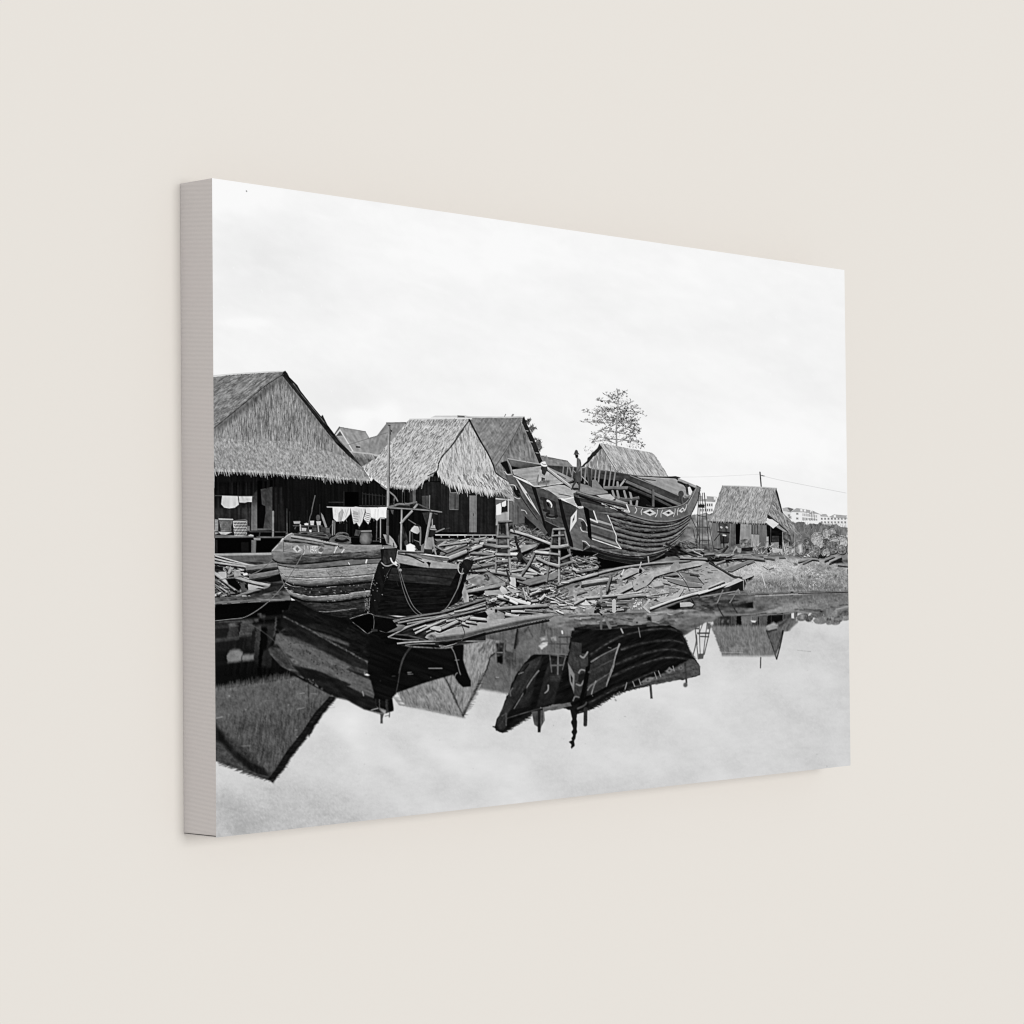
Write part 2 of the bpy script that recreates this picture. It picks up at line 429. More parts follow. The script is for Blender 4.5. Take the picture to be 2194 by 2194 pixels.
fill(C(330,680,740,730,690,810,490,895,400,830), 92, [(26,60,10,4)]); fill(C(318,676,740,725,735,752,640,745,350,716), 172, [(8,10,14,4)])
fringe(C(355,716,660,752), 3, 9, 110, 160, dx=0.5)
use(back, H_BIG)
fill(E(0,184,116,190,104,216,0,216), 95); fill(C(1440,214,1500,188,1810,188,1800,216), 205, [(10,0,12,3)])
RB = E(110,200,240,212,650,216,925,208,880,285,700,620,530,890,505,900,430,740,330,555,210,330,150,225)
fill(RB, 118, [(20,125,14,3),(14,60,5,3)]); straws(RB, 260, 125, 15, 3, 8, 75, 150, w=1.4, op=0.5)
line(E(110,198,240,208,650,212,910,205), 3, 190)
GB = E(885,280,960,440,1060,690,1130,860,1130,900,720,990,690,1090,620,1040,530,930,525,890,700,625)
fill(GB, 112, [(26,82,13,3),(14,60,5,3)], grad=E(885,280)[0] + (-18,) + E(860,800)[0] + (10,)); straws(GB, 200, 85, 14, 4, 11, 60, 165, w=1.5, op=0.6)
line(E(880,285,700,620,525,890), 1.6, 70); fill(E(490,850,560,930,720,1060,690,1120,600,1060,500,960), 100, [(20,60,9,3)])
fill(E(905,215,925,200,945,270,1060,510,1180,815,1130,860,1010,560,890,280), 32)
for x, y in ((960,395),(1020,548),(1100,700)): line(E(x-14,y,x+14,y+5), 2, 130)
fill(E(1140,738,1230,742,1255,765,1520,812,1595,890,1200,872), 118, [(15,10,9,3),(12,60,5,3)]); line(E(1250,762,1520,815), 1.5, 80); line(E(1205,750,1232,742,1240,760), 1.6, 175)
# the thatched house behind the big ship
use(ship_house, H_SHIP_ROOF)
RS = G(365,890,490,912,1070,1022,1110,1052,1200,1190,1295,1345,840,1335,590,1275,480,1090,390,960)
fill(RS, 165, [(30,58,16,3),(20,50,7,3)]); straws(RS, 330, 56, 12, 5, 14, 85, 120, w=1.5, op=0.55); straws(RS, 300, 56, 12, 5, 14, 190, 225, w=1.5, op=0.5)
GS = G(120,1238,365,952,400,960,480,1100,575,1275,240,1255)
fill(GS, 160, [(36,88,14,3),(20,80,8,3)]); straws(GS, 90, 88, 14, 5, 16, 60, 110, w=1.6, op=0.7)
fill(G(358,890,388,950,300,1045,110,1235,100,1215,225,1060), 40, warp=2); line(G(375,900,396,965,585,1270), 2.2, 95); line(G(380,895,400,955,590,1262), 1.2, 205)

# ------------------------------------------------ the light thatched hut in the middle
use(hut2, HUT2_WALL)
fill(C(-300,1400,1480,1400,1480,2000,-300,2000), 9, [(5,90,60,5)]); fill(C(1380,1700,1932,1760) + E(500,1600,1300,1850,1300,2260,-500,2260), 34, [(16,0,16,4)])
W2 = C(850,1140,1240,1180,1400,1040,1520,950,1640,1080,1932,1150) + E(260,1190,535,1240,525,1825,0,1825) + C(1500,1800,1480,1932,860,1932)
fill(W2, 29, [(5,90,200,3.2),(3,90,90,6),(4,90,30,2.4)])
fill(C(860,1140,1190,1180,1190,1400,860,1400), 14, [(10,90,120,2.4)])
for x in (1045, 1075, 1150, 1165): line(C(x,1200,x,1390), 1.2, 60)
for x in (1195, 1217): line(C(x,1190,x,1400), 3.2, 85)
fill(C(1240,1175,1400,1050,1520,960,1640,1085,1560,1105,1400,1100), 12)
for x in range(1440, 1560, 22): line(C(x,1030,x,1085), 1.3, 45)
fill(C(1700,1250,1815,1250,1812,1485,1700,1482), 66, [(14,90,100,2)]); line(C(1700,1250,1815,1250,1812,1485,1700,1482,1700,1250), 1.3, 105)
fill(C(1315,1295,1422,1290,1418,1480,1320,1470), 62, [(12,90,100,2.2)]); line(C(1422,1290,1418,1480), 1.8, 110)
fill(E(165,1290,270,1290,265,1795,165,1795), 108, [(12,90,60,3),(6,90,20,2)]); line(E(222,1540,224,1570), 1.4, 50)
line(E(6,1255,6,1480), 1.6, 65)
fill(C(1470,1795,1940,1800,1940,1960,1470,1960) , 6); fill(E(-10,1822,540,1822,530,1990,-10,1990), 6)
line(C(1500,1830,1932,1836), 1.6, 165); line(E(0,1835,540,1836), 1.8, 160)
for x in (1580, 1690, 1805, 1905): line(C(x,1836,x,1862), 1.6, 150)
for x in (105, 212, 305, 395, 485): line(E(x,1838,x,1860), 1.6, 150)
fill(E(880,1480,1000,1540,1300,1860,1100,1900,860,1740), 34, [(18,40,12,4)])
# lean-to and washing seen between hut and ship
fill(E(535,1240,600,1235,790,1350,970,1560,985,1730,760,1700,525,1830), 60); fill(E(535,1420,612,1375,680,1345,690,1500,610,1520,600,1550,535,1562), 25)
fill(E(715,1375,800,1365,880,1480,970,1560,975,1725,900,1690,712,1690), 86, [(18,90,90,2.4)])
fill(E(535,1560,608,1530,700,1515,700,1700,530,1700), 150, [(14,90,60,2.4)])
fill(E(535,1420,595,1390,608,1450,605,1550,535,1562), 240); fill(E(610,1390,672,1352,672,1425,650,1445,612,1440), 232)
line(E(535,1335,640,1345,770,1352), 2.6, 215); line(E(704,1365,702,1650), 2.6, 178); fill(E(540,1345,700,1345,600,1385,536,1410), 90); fill(E(930,1560,985,1640,985,1730,925,1700), 22)
use(hut2, HUT2_ROOF)
R2 = C(1150,235,1932,226) + E(172,236,160,270,0,480) + C(1880,385,1600,745,1545,850,1585,872,1525,950,1400,1015,1320,1085,1240,1178,1130,1180,1000,1166,860,1142,720,1092,640,1040,490,890,700,760,830,600,970,450,1090,292)
fill(R2, 178, [(24,124,12,2.8),(20,132,6,2.4),(8,30,60,30)])
straws(R2, 1300, 126, 12, 3, 8, 50, 110, w=1.7, op=0.7); straws(R2, 1300, 126, 12, 3, 9, 205, 235, w=1.4, op=0.55)
for x in range(1120, 1900, 40): line(C(x, rnd(240,300), x-rnd(15,40), rnd(310,350)), 1.6, 110, op=0.6)
line(C(1150,236,1932,228) + E(170,238), 2.2, 215)
fringe(C(600,1000,720,1092,860,1142,1000,1166,1130,1180,1240,1178), 2, 7, 150, 215, dx=-0.3)
fringe(C(1240,1178,1320,1085,1400,1015,1500,955), 2, 9, 160, 220, dx=-0.4)
for c in ((1335,1050,1310,1195),(1420,1000,1412,1090),(1150,1175,1140,1240)): line(C(*c), 2, 190, 0.8)
G2 = E(165,272,330,560,520,930,560,1000,640,1040,700,1110,735,1180,790,1300,792,1358,700,1312,590,1222,500,1252,400,1232,280,1202,130,1172,0,1150) + C(1830,1140,1750,1120,1680,1090,1600,1050,1525,950,1560,870,1600,750) + E(0,485)
fill(G2, 182, [(26,84,18,2.8),(20,90,8,2.4),(10,0,50,30)], grad=E(170,280)[0] + (-12,) + E(200,1150)[0] + (12,))
straws(G2, 700, 84, 12, 5, 15, 60, 120, w=1.5, op=0.65); straws(G2, 700, 82, 14, 5, 15, 200, 232, w=1.4, op=0.55)
straws(E(0,1000,560,1000,720,1150,500,1200,0,1120), 160, 65, 20, 8, 20, 215, 242, w=2, op=0.8); straws(E(0,1000,560,1000,720,1150,500,1200,0,1120), 120, 65, 20, 6, 16, 60, 110, w=2, op=0.7)
fringe(C(1525,955,1600,1050,1680,1092,1750,1122,1830,1142) + E(0,1140,130,1165,280,1195,400,1222,500,1245), 5, 17, 165, 232, dx=0.3, w=2.8)
fringe(E(500,1240,590,1222,700,1305,785,1355), 2, 6, 120, 190, dx=0.4)
line(C(1535,955,1575,1010,1585,1120), 2, 190, 0.8)
fill(E(600,1225,700,1180,790,1300,790,1355,700,1312), 140, [(30,45,9,3)]); straws(E(600,1150,700,1100,790,1300,780,1345,690,1300), 70, 50, 20, 5, 12, 70, 215, w=1.8, op=0.7)
line(E(160,262,0,475), 3.2, 70); line(C(1885,380,1720,610,1600,745,1545,850), 3.4, 62, jit=18); line(C(1545,870,1520,950,1400,1018), 2.6, 60)
line(E(165,245,240,390,330,555,430,725,500,880,540,985,680,1080), 4.2, 42, 2.4, jit=14)

# ------------------------------------------------ the big house at the left
use(house1, H1_WALL)
fill(C(-200,1300,835,1300,835,1990,-200,1990), 10, [(5,90,80,4)])
W1 = B(60,180,600,190,1200,235,1932,300) + C(300,1040,620,1090,640,1060,835,1200,835,1450) + B(1932,760,1932,1080,1000,1105,60,1100)
fill(W1, 16, [(4,90,200,3.2),(3,90,60,6),(3,90,30,2.4)])
fill(B(60,330,655,330,650,840,60,840), 26, [(10,90,160,3),(6,90,50,6)], grad=B(300,330)[0] + (-14,) + B(300,800)[0] + (8,), soft=6)
fill(B(60,690,560,690,560,1060,60,1060), 38, [(14,90,120,4)], soft=5)
fill(B(575,530,655,430,655,1000,562,1000), 74, [(14,90,80,3)], grad=B(600,430)[0] + (-40,) + B(600,760)[0] + (10,))
fill(B(655,310,725,310,720,700,760,700,735,965,650,965), 3); fill(B(700,430,862,395,860,985,735,985,765,760,760,660,715,640), 54, [(6,90,80,5)], grad=B(780,400)[0] + (-8,) + B(780,980)[0] + (10,)); fill(B(750,320,785,320,780,420,755,415), 4); fill(B(830,300,865,300,865,395,830,395), 4)
fill(B(668,705,700,655,760,660,768,760,740,800,735,962,712,962,700,860,690,965,668,960), 9)
line(B(870,740,868,1075), 4.6, 122, jit=14); fill(B(650,970,850,968,850,996,650,996), 78); fill(B(885,400,1000,400,1040,1020,890,1020), 22, [(12,90,90,2.6)], soft=4)
for x, y0, vv in ((1062,700,62),(1100,740,40),(1230,820,30),(1340,720,32),(1515,640,40),(1000,600,30),(950,640,32)): line(B(x,y0,x,1020), 1.4, vv)
fill(C(245,1240,440,1240,440,1432,245,1430), 2); line(C(30,1382,240,1382), 1.4, 52); line(C(455,1430,820,1432), 1.6, 60)
for x in range(495, 830, 46): line(C(x,1250 + (x-495)*0.1,x,1430), 1.8, 36)
line(C(500,1265,800,1300), 1.4, 38); line(C(238,1240,238,1430), 2, 34)
# platform
fill(B(60,1095,1000,1100,870,1310,60,1318), 4); fill(B(430,1160,530,1160,530,1310,430,1310), 17); fill(B(62,1120,100,1130,102,1312,62,1312), 32)
fill(B(60,1062,600,1068,602,1094,60,1100), 92, [(20,0,20,3)]); fill(B(540,1008,1050,1014,1050,1024,540,1020), 62); fill(B(525,1020,1000,1024,1000,1080,525,1078), 8); fill(B(640,1080,1020,1078,1020,1102,640,1104), 76, [(14,0,14,3)])
fill(B(570,1132,635,1132,630,1310,568,1310), 96, [(14,90,30,4)]); fill(B(600,1100,697,1102,692,1132,602,1132), 118, [(14,0,12,3)]); line(B(690,1015,678,1078), 2.6, 55); line(B(868,1025,866,1075), 4, 120); fill(B(528,1062,560,1050,600,1062,598,1080,530,1080), 165)
line(B(1062,900,1062,1050), 2, 70); fill(B(1040,1050,1062,1010,1085,1050), 70)
use(house1, H1_ROOF)
RL = A(100,300,350,272,620,252,900,236,1085,226,1065,275,840,425,560,650,115,1012,100,1020)
fill(RL, 118, [(24,140,13,3),(18,146,6,2.6)]); straws(RL, 340, 145, 14, 4, 12, 55, 95, w=1.8, op=0.6); straws(RL, 300, 145, 14, 4, 10, 150, 185, w=1.5, op=0.5)
line(A(100,285,350,262,620,243,900,228,1070,222), 2.4, 205)
for c in ((830,300,420,580),(640,290,120,560),(560,260,130,470),(400,300,130,440),(900,280,520,600)): line(A(*c), 1.6, 82, op=0.6, jit=30)
GL = A(1080,270,1200,435,1400,690,1650,1010,1932,1350) + C(500,905,560,1000,605,1085,540,1080,300,1055,150,1042,0,1010) + B(1500,240,1200,225,900,205,600,200,350,178,60,180) + A(110,1010,560,655,840,430)
fill(GL, 124, [(22,88,20,2.6),(20,92,8,2.4),(9,0,50,40)])
sk = A(110,1130,700,1180,1300,1180,1932,1400) + C(560,1000,605,1085,300,1055,0,1010) + B(1200,225,600,195,60,180)
fill(sk, 146, [(22,70,6,3),(18,110,4,3)], soft=3)
GU1 = A(1080,300,1400,700,1800,1250,1100,1250,115,1100,560,690,840,460)
straws(GU1, 1200, 91, 7, 6, 18, 50, 95, w=1.5, op=0.6); straws(GU1, 1100, 91, 7, 6, 16, 165, 205, w=1.3, op=0.5)
straws(sk, 1500, 80, 45, 2, 5, 75, 110, w=1.4, op=0.5); straws(sk, 1500, 80, 45, 2, 5, 175, 205, w=1.3, op=0.45)
fill(A(1065,285,1100,330,840,520,560,760,300,940,115,1090,115,1015,560,655,840,432), 62, [(22,90,14,3)], op=0.72, soft=14)
fill(A(1110,330,1180,430,1400,700,1600,960,1570,960,1300,640,1120,400), 60, [(16,90,12,3)], op=0.55, soft=8)
fill(A(1060,270,1085,222,1110,212,1140,250,1165,300,1275,410,1320,490,1440,645,1600,840,1625,820,1638,855,1690,960,1780,1080,1932,1255) + C(120,462,200,560,330,690,500,905,430,850,300,745,150,590,0,440) + A(1820,1230,1650,1020,1400,695,1200,445), 34, [(14,50,9,3)])
line(A(1080,265,830,425,560,648,115,1010), 2.6, 62, jit=18); line(A(1220,390,1330,540,1480,720,1640,920), 1.6, 95, op=0.7, jit=30)
fringe(B(60,170,350,172,600,192,900,202,1200,222,1500,240,1800,285) + C(0,1015,150,1045,300,1060,450,1075,600,1088), 3, 12, 120, 205, dx=0.25, w=2.2, step=2.6)
straws(B(60,110,1800,220,1800,260,900,200,60,170), 70, 80, 20, 4, 10, 185, 215, w=1.6, op=0.6)
use(house1, WASHING_L)
line(B(60,516,600,526), 1.2, 75)
fill(B(168,518,382,525,398,640,340,684,262,694,195,682,155,636), 206, [(12,90,60,3),(6,90,14,3)]); fill(B(396,527,582,527,578,606,520,603,480,616,405,612), 198, [(16,70,12,4),(8,0,14,3)])
use(house1, BASKETS)
fill(B(58,840,112,850,110,1005,58,1010), 140, [(18,0,7,3),(12,90,9,3)]); fill(B(128,850,308,852,286,1005,150,1012), 118, [(16,20,5,3),(14,110,5,3)], grad=B(128,900)[0] + (14,) + B(300,900)[0] + (-25,)); line(B(125,840,310,846), 2.6, 175)
for r in range(5):
    for k in range(9): line(B(146 + k*17 + r*2, 872 + r*26, 150 + k*17 + r*2, 888 + r*26), 1.5, 62)
line(B(128,860,306,862), 1.4, 60); fill(B(112,1015,302,1020,215,1058,150,1052), 176); fill(B(60,1020,120,1030,70,1055), 140)
fill(B(314,868,512,870,506,1060,440,1078,336,1072), 185, [(12,0,9,3)], grad=B(320,900)[0] + (12,) + B(505,900)[0] + (-30,))
for r in range(5):
    for k in range(9): line(B(330 + k*20 + (r%2)*9, 890 + r*38, 336 + k*20 + (r%2)*9, 906 + r*38), 2.1, 45)
line(B(325,866,475,850,512,872), 2.0, 90); fill(B(512,935,548,938,545,1000,512,1000), 108)

# ------------------------------------------------ the hut at the right
use(hut3, BANK)
fill(J(-200,1200,1300,1190,1300,1420,-200,1440), 92, [(30,0,14,5),(22,0,6,3)])
use(hut3, HUT3_WALL)
fill(J(148,915,825,930,1040,1000,1190,1030,1190,1330,830,1330,700,1310,500,1230,350,1265,150,1262), 94, [(22,90,40,3.4),(14,90,14,3)])
fill(J(500,938,645,955,640,1130,500,1185), 136, [(16,90,40,3)]); fill(J(636,1075,742,1085,742,1225,636,1235), 146, [(26,90,30,4)]); fill(J(745,950,832,960,832,1250,745,1220), 92, [(18,90,40,4)])
fill(J(442,915,508,922,494,1195,448,1202), 6)
for x in (653, 677, 700, 720): line(J(x,950,x,1066), 2.6, 10)
for x in (665, 689, 711): line(J(x,950,x,1066), 1.5, 120)
fill(J(385,915,442,915,445,1210,390,1230), 72, [(16,90,40,3)])
fill(J(832,955,1000,985,1032,1030,1032,1290,850,1260), 13, [(8,0,8,3)]); fill(J(900,1095,990,1095,990,1180,900,1180), 42, [(10,0,30,2)]); fill(J(885,1178,985,1172,990,1250,892,1250), 118, [(24,0,8,3)])
fill(J(1040,1040,1135,1040,1135,1280,1040,1290), 70, [(40,30,7,3),(22,110,7,3)]); fill(J(1130,1040,1200,1035,1200,1300,1130,1300), 82, [(30,80,14,3)])
fill(J(225,930,372,945,365,1180,255,1190), 62, [(16,90,16,4)]); fill(J(218,1035,372,1046,372,1066,218,1052), 24)
for x in (265, 335): line(J(x-4,985,x+4,990), 4, 170)
line(J(250,1060,180,1150), 2, 40); fill(J(255,1090,340,1092,345,1180,260,1180), 42); line(J(290,1085,320,1090), 3, 190); line(J(292,1110,300,1240), 2.4, 22); line(J(260,1185,345,1185), 2, 22); fill(J(170,1250,290,1255,230,1275), 10)
fill(J(110,900,820,930,820,958,560,945,150,930), 20, soft=3)
line(J(1035,1050,1036,1320), 2, 118); line(J(886,980,884,1250), 2, 55); line(J(1185,1020,1186,1340), 1.6, 130)
use(hut3, HEAP)
fill(J(495,1150,560,1132,632,1142,630,1250,520,1262), 108, [(34,40,5,3),(24,130,5,3)]); fill(J(520,1245,660,1235,660,1285,520,1290), 30, [(16,0,9,3)])
fill(J(900,1240,1032,1262,1034,1340,1000,1290,960,1310,910,1300), 180, [(26,40,9,4)]); fill(J(830,1105,858,1104,858,1232,834,1232), 162); line(J(832,1170,858,1170), 1.6, 60); fill(J(836,1238,884,1238,866,1360,856,1350,848,1300), 10)
straws(J(660,1200,1180,1250,1180,1345,660,1320), 70, -70, 60, 4, 12, 110, 215, w=1.8); straws(J(1050,1200,1180,1200,1180,1340,1050,1340), 40, -60, 60, 6, 14, 150, 225, w=2)
line(J(395,1340,455,1230,500,1345), 3, 150); fill(J(425,1290,470,1250,500,1330,430,1335), 70); fill(J(465,1240,515,1250,510,1305,470,1300), 150); plank(J(250,1330,345,1215), 3.6, 60)
use(hut3, HUT3_ROOF)
R3 = J(278,464,600,470,690,478,958,496,935,570,870,760,845,835,822,936,560,925,400,908,200,905,105,908,130,870,170,775,220,620)
fill(R3, 150, [(18,112,10,2.8),(17,105,5,2.4),(7,0,40,20)]); straws(R3, 900, 112, 14, 3, 7, 65, 110, w=1.5, op=0.6); straws(R3, 900, 112, 14, 3, 7, 190, 220, w=1.4, op=0.45)
line(J(280,465,690,478,955,496), 1.8, 195)
fringe(J(110,900,200,900,400,902,560,918,815,932), 2, 6, 110, 190, dx=-0.2, w=2.2)
G3 = J(945,540,975,640,1010,760,1040,810,1130,890,1180,960,1215,1010,1180,1035,1100,1045,985,945,850,845,880,740)
fill(G3, 122, [(30,70,11,3),(16,45,6,3)]); straws(G3, 130, 60, 20, 4, 12, 60, 90, w=1.8, op=0.6); straws(G3, 130, 60, 20, 4, 12, 170, 205, w=1.6, op=0.5)
fringe(J(1100,1040,1180,1030,1215,1005), 3, 12, 90, 150, dx=1.0, w=1.8)
fill(J(952,494,975,560,1000,660,1042,815,1018,800,985,680,945,545), 36); line(J(945,520,880,740,848,838), 1.6, 95); fill(J(845,822,985,930,1110,1046,1075,1044,960,960,838,865), 45, [(18,40,9,3)])
fill(J(985,960,1090,1042,1060,1045,955,985), 130, [(20,40,9,3)])
fill(J(818,920,850,882,905,888,988,945,915,1002,870,962), 220, [(8,20,9,4)])

# ------------------------------------------------ the bank
use(bank, BANK)
GROUND = D(1480,600) + E(500,1900,800,1720,1000,1800) + G(1380,1932) + J(60,1300,600,1318,900,1335,1300,1365,1560,1335,1852,1318) + Q(1795,560,1400,568,1000,573,450,600,0,606) + I(1500,1450,1393,1462,1100,1480,600,1500,350,1520) + F(1350,1660,1200,1720,900,1790,300,1920) + M(1400,640) + [(905,1380), (960,1290), (985,1200)]
fill(GROUND, 104, [(26,0,26,7),(18,0,9,4)])
SAND = F(1290,1500,1450,1340,1700,1220,1932,1150) + I(1000,900,1500,800,1932,770) + J(200,1400,700,1380,1200,1370,1500,1400,1852,1440) + Q(1790,560,1000,570,500,590,350,540,0,530) + I(1600,1220,1050,1430,600,1480,330,1500) + F(1300,1640)
fill(SAND, 146, [(20,10,20,8),(20,0,5,3),(14,60,8,4)], soft=8); straws(SAND, 900, 0, 90, 1, 5, 55, 100, w=1.6, op=0.5); straws(SAND, 800, 0, 90, 1, 4, 165, 215, w=1.5, op=0.5)
fill(J(250,1560,700,1400,1150,1400,1300,1480,1100,1600,700,1620), 182, [(16,20,14,5),(16,0,5,3)], soft=20); straws(J(250,1560,700,1400,1150,1400,1500,1450,1200,1600,700,1640), 420, 20, 80, 1, 5, 95, 135, w=1.5, op=0.5); straws(J(250,1560,700,1400,1150,1400,1500,1450,1200,1600,700,1640), 380, 20, 80, 1, 4, 190, 225, w=1.5, op=0.5)
fill(J(0,1420,330,1560,430,1640,100,1740,0,1740), 158, [(12,20,10,4),(9,0,4,3)], soft=10)
fill(J(600,1720,900,1670,1300,1690,1862,1700,1862,1790,1100,1800,600,1830), 112, [(26,60,7,3),(20,0,18,6)], soft=18)
straws(J(600,1660,1862,1640,1862,1790,600,1820), 420, -75, 40, 2, 6, 60, 100, w=1.4, op=0.5); straws(J(600,1500,1862,1480,1862,1790,600,1820), 330, -70, 50, 2, 6, 170, 225, w=1.5, op=0.5)
straws(J(800,1420,1850,1440,1850,1700,900,1600), 260, 20, 60, 2, 6, 90, 125, w=1.6, op=0.5)
for x, y, n in ((1380,1530,26),(1480,1590,30),(1430,1720,16),(1370,1560,16)):
    cx, cy = J(x, y)[0]; specks(ell(cx, cy, 11, 9), n, 0.9, 1.9, 190, 240, op=0.6)
for x, y in ((1185,1630),(1275,1605),(1370,1615),(1690,1610),(1200,1450),(345,1460),(1860,1540)): cx, cy = J(x, y)[0]; fill(ell(cx, cy, 2.2, 3.2), 72, soft=4, warp=3)
line(J(770,1570,800,1660,818,1740), 1.5, 205)
fill(Q(450,600,1000,574,1790,560,1790,552,1000,562,450,586), 70, soft=5, op=0.7); line(Q(1000,566,1022,566), 3, 5)
# the dark underside of the bank by the long plank
fill(I(1320,1400,1500,1330,1720,1260,1932,1190,1932,1500,1600,1450,1380,1440), 66, [(24,10,16,5),(16,0,6,3)], soft=5)
fill(J(0,1830,480,1660,545,1660,545,1780,330,1830,0,1860), 45, [(20,20,12,4)]); fill(I(1280,1420,1500,1335,1470,1430,1400,1450,1300,1440), 10, soft=4); fill(J(430,1660,545,1650,670,1600,650,1640,580,1680,560,1740,540,1780,360,1790), 22, soft=4)
fill(I(1460,1352,1600,1345,1655,1378,1620,1402,1465,1412), 178, [(8,0,14,3)]); line(I(1620,1300,1655,1378,1620,1430), 2, 30)
use(bank, BUSH)
fill(I(255,1420,290,1370,380,1335,415,1430,360,1520,300,1490), 26, [(14,60,5,3)], warp=6); straws(I(240,1380,420,1350,430,1480,260,1500), 90, -70, 70, 4, 10, 12, 40, w=1.6)
use(bank, HEAP)   # heap of wicker baskets at the right edge
for cx, cy, rx, ry, v in ((1590,1090,45,70,162),(1655,1060,55,50,142),(1470,1130,80,75,142),(1680,1120,60,50,97),(1790,1170,60,75,160),(1680,1180,70,55,142),(1490,1185,65,70,160),(1340,1200,40,70,92),(1590,1200,50,70,82),(1660,1245,75,80,100),(1440,1290,75,75,104),(1780,1270,55,60,107),(1590,1310,45,45,152),(1260,1250,65,90,104)):
    p = J(cx, cy)[0]; P_ = ell(p[0], p[1], rx / 5.85, ry / 5.85, rot=-20)
    fill([(x + .6, y + 1.6) for x, y in P_], 22); fill(P_, v, [(26,35,4,2.6),(24,125,4,2.6)]); line(P_ + P_[:1], 1.5, v * 0.5, op=0.8); line([(x, y - 0.8) for x, y in P_[8:19]], 1.1, min(235, v * 1.5), op=0.7)
fill(J(1235,1215,1270,1200,1280,1300,1250,1330), 205, soft=6); fill(J(1440,1340,1600,1330,1560,1390,1470,1390), 28, [(12,60,6,3)], warp=4)
specks(J(1320,1100,1850,1100,1850,1320,1320,1330), 170, 1.1, 2.2, 30, 200, op=0.6); straws(J(1200,1320,1480,1340,1480,1370,1200,1365), 40, 0, 60, 3, 8, 60, 150)
# ------------------------------------------------ far timbers on the bank
use(bank, TIMBER)
plank(J(1230,1415,1400,1385,1480,1392), 4, 130); plank(J(1285,1440,1400,1390), 3, 120); plank(J(1565,1400,1680,1352), 5, 120); plank(J(1625,1425,1765,1360), 6, 135); plank(J(1730,1455,1860,1470), 3.5, 120); fill(J(1640,1425,1770,1370,1790,1430,1720,1440), 28, soft=4)
litter(J(150,1330,700,1340,900,1360,700,1400,100,1400), 26, 3, 14, 12, 40, 2, 5, 70, 160)
plank(J(60,1370,350,1385), 6, 60); plank(J(80,1350,300,1345,530,1358), 6, 140); plank(J(535,1362,800,1388), 5.5, 128); plank(J(0,1395,380,1380), 5, 45); plank(J(850,1380,940,1388), 2, 70, sh=0); plank(J(990,1366,1065,1366), 2.4, 90)
fill(J(345,1538,290,1522,600,1400,690,1396,640,1420,400,1540), 112, [(12,-22,30,3)]); fill(J(345,1538,400,1540,690,1400,690,1412,400,1556,350,1552), 18); plank(J(110,1420,290,1525,420,1600,530,1620), 3.4, 60); plank(J(590,1448,680,1412), 2.4, 100); line(J(790,1480,850,1520), 1.6, 80); line(J(868,1520,920,1498), 1.8, 70)
fill(J(525,1625,580,1580,672,1595,640,1628,560,1640), 175, [(10,10,8,3)]); fill(J(560,1640,672,1597,668,1612,590,1655), 18)
for c in ((545,1650,546,1770),(600,1650,605,1770),(565,1640,620,1800)): line(J(*c), 2.2, 125)
litter(J(20,1350,500,1330,500,1400,0,1460), 10, -8, 16, 12, 30, 2, 4, 80, 170)

# ------------------------------------------------ the big ship
use(ship_inside, SHIP_DECK)
fill(E(700,782,1150,855,1240,872,1640,900,1932,935) + G(580,1292,870,1345,1400,1360,1560,1460,1690,1480,1640,1700,1400,1780,1000,1790,740,1745,560,1700,0,1600) + E(1400,1330,1200,1190,1000,1100,760,1010,730,880), 18)
fill(E(705,782,1100,852,1160,862,900,918,738,880), 84, [(8,10,30,3)], grad=E(900,820)[0] + (14,) + E(900,915)[0] + (-22,)); line(E(700,782,1100,850,1160,856), 2, 165)
fill(E(1165,862,1240,868,1640,900,1932,936) + G(240,1252,590,1290,870,1340,1400,1358,1465,1365,1420,1385,870,1372,800,1400,560,1412,340,1380,100,1350) + E(1600,1060,1240,890), 52, [(9,5,40,3)])
line(E(1240,868,1640,898,1932,934) + G(590,1288,870,1338,1290,1352), 1.4, 105)
fill(G(1290,1352,1400,1345,1468,1364,1400,1392,1340,1376), 45); fill(G(60,1360,560,1402,760,1420,720,1470,740,1560,560,1640,420,1500,250,1440,100,1440), 14)
for c in ((165,1230,145,1440),(300,1262,288,1395),(355,1270,335,1425),(440,1270,412,1470),(505,1280,480,1478),(570,1272,540,1478),(102,1235,92,1400),(240,1252,236,1400)): line(G(*c), 3.0, 122, 3.4)
for c in ((1465,890,1455,985),(1525,900,1508,1015),(1600,900,1580,1060),(1775,900,1755,1060),(1550,905,1575,1000)): line(E(*c), 2.6, 112)
line(E(1600,945,1640,980), 1.6, 130); line(E(1720,1030,1800,1110), 2, 150)
fill(E(1785,888,1850,920,1855,1175,1805,1172), 50, [(8,90,30,3)]); line(E(1795,890,1808,1170), 1.4, 85)
plank(G(405,1510,745,1512), 8, 105); plank(G(565,1650,720,1680,900,1650), 11, 82, w1=9)
for c in ((530,1550,552,1625),(595,1550,615,1640),(690,1550,715,1640),(770,1560,790,1640),(600,1430,602,1475),(780,1690,790,1760),(870,1690,860,1760)): line(G(*c), 4.4, 135, 5.2)
line(G(640,1475,700,1395), 4, 150); fill(G(690,1390,712,1402,700,1420), 60)
fill(G(248,1402,292,1385,420,1540,462,1555,470,1585,210,1600,80,1540,60,1440,190,1470,248,1500), 118, [(9,20,20,3)]); fill(G(200,1505,440,1548,472,1585,285,1604,30,1565), 130, [(8,10,20,3)]); line(G(285,1606,470,1586), 2.2, 60)
fill(G(310,1606,500,1592,565,1650,520,1690,420,1680), 178, [(6,20,20,3)]); line(G(510,1690,580,1655), 2, 60); fill(G(580,1660,740,1712,735,1742,560,1700), 150)
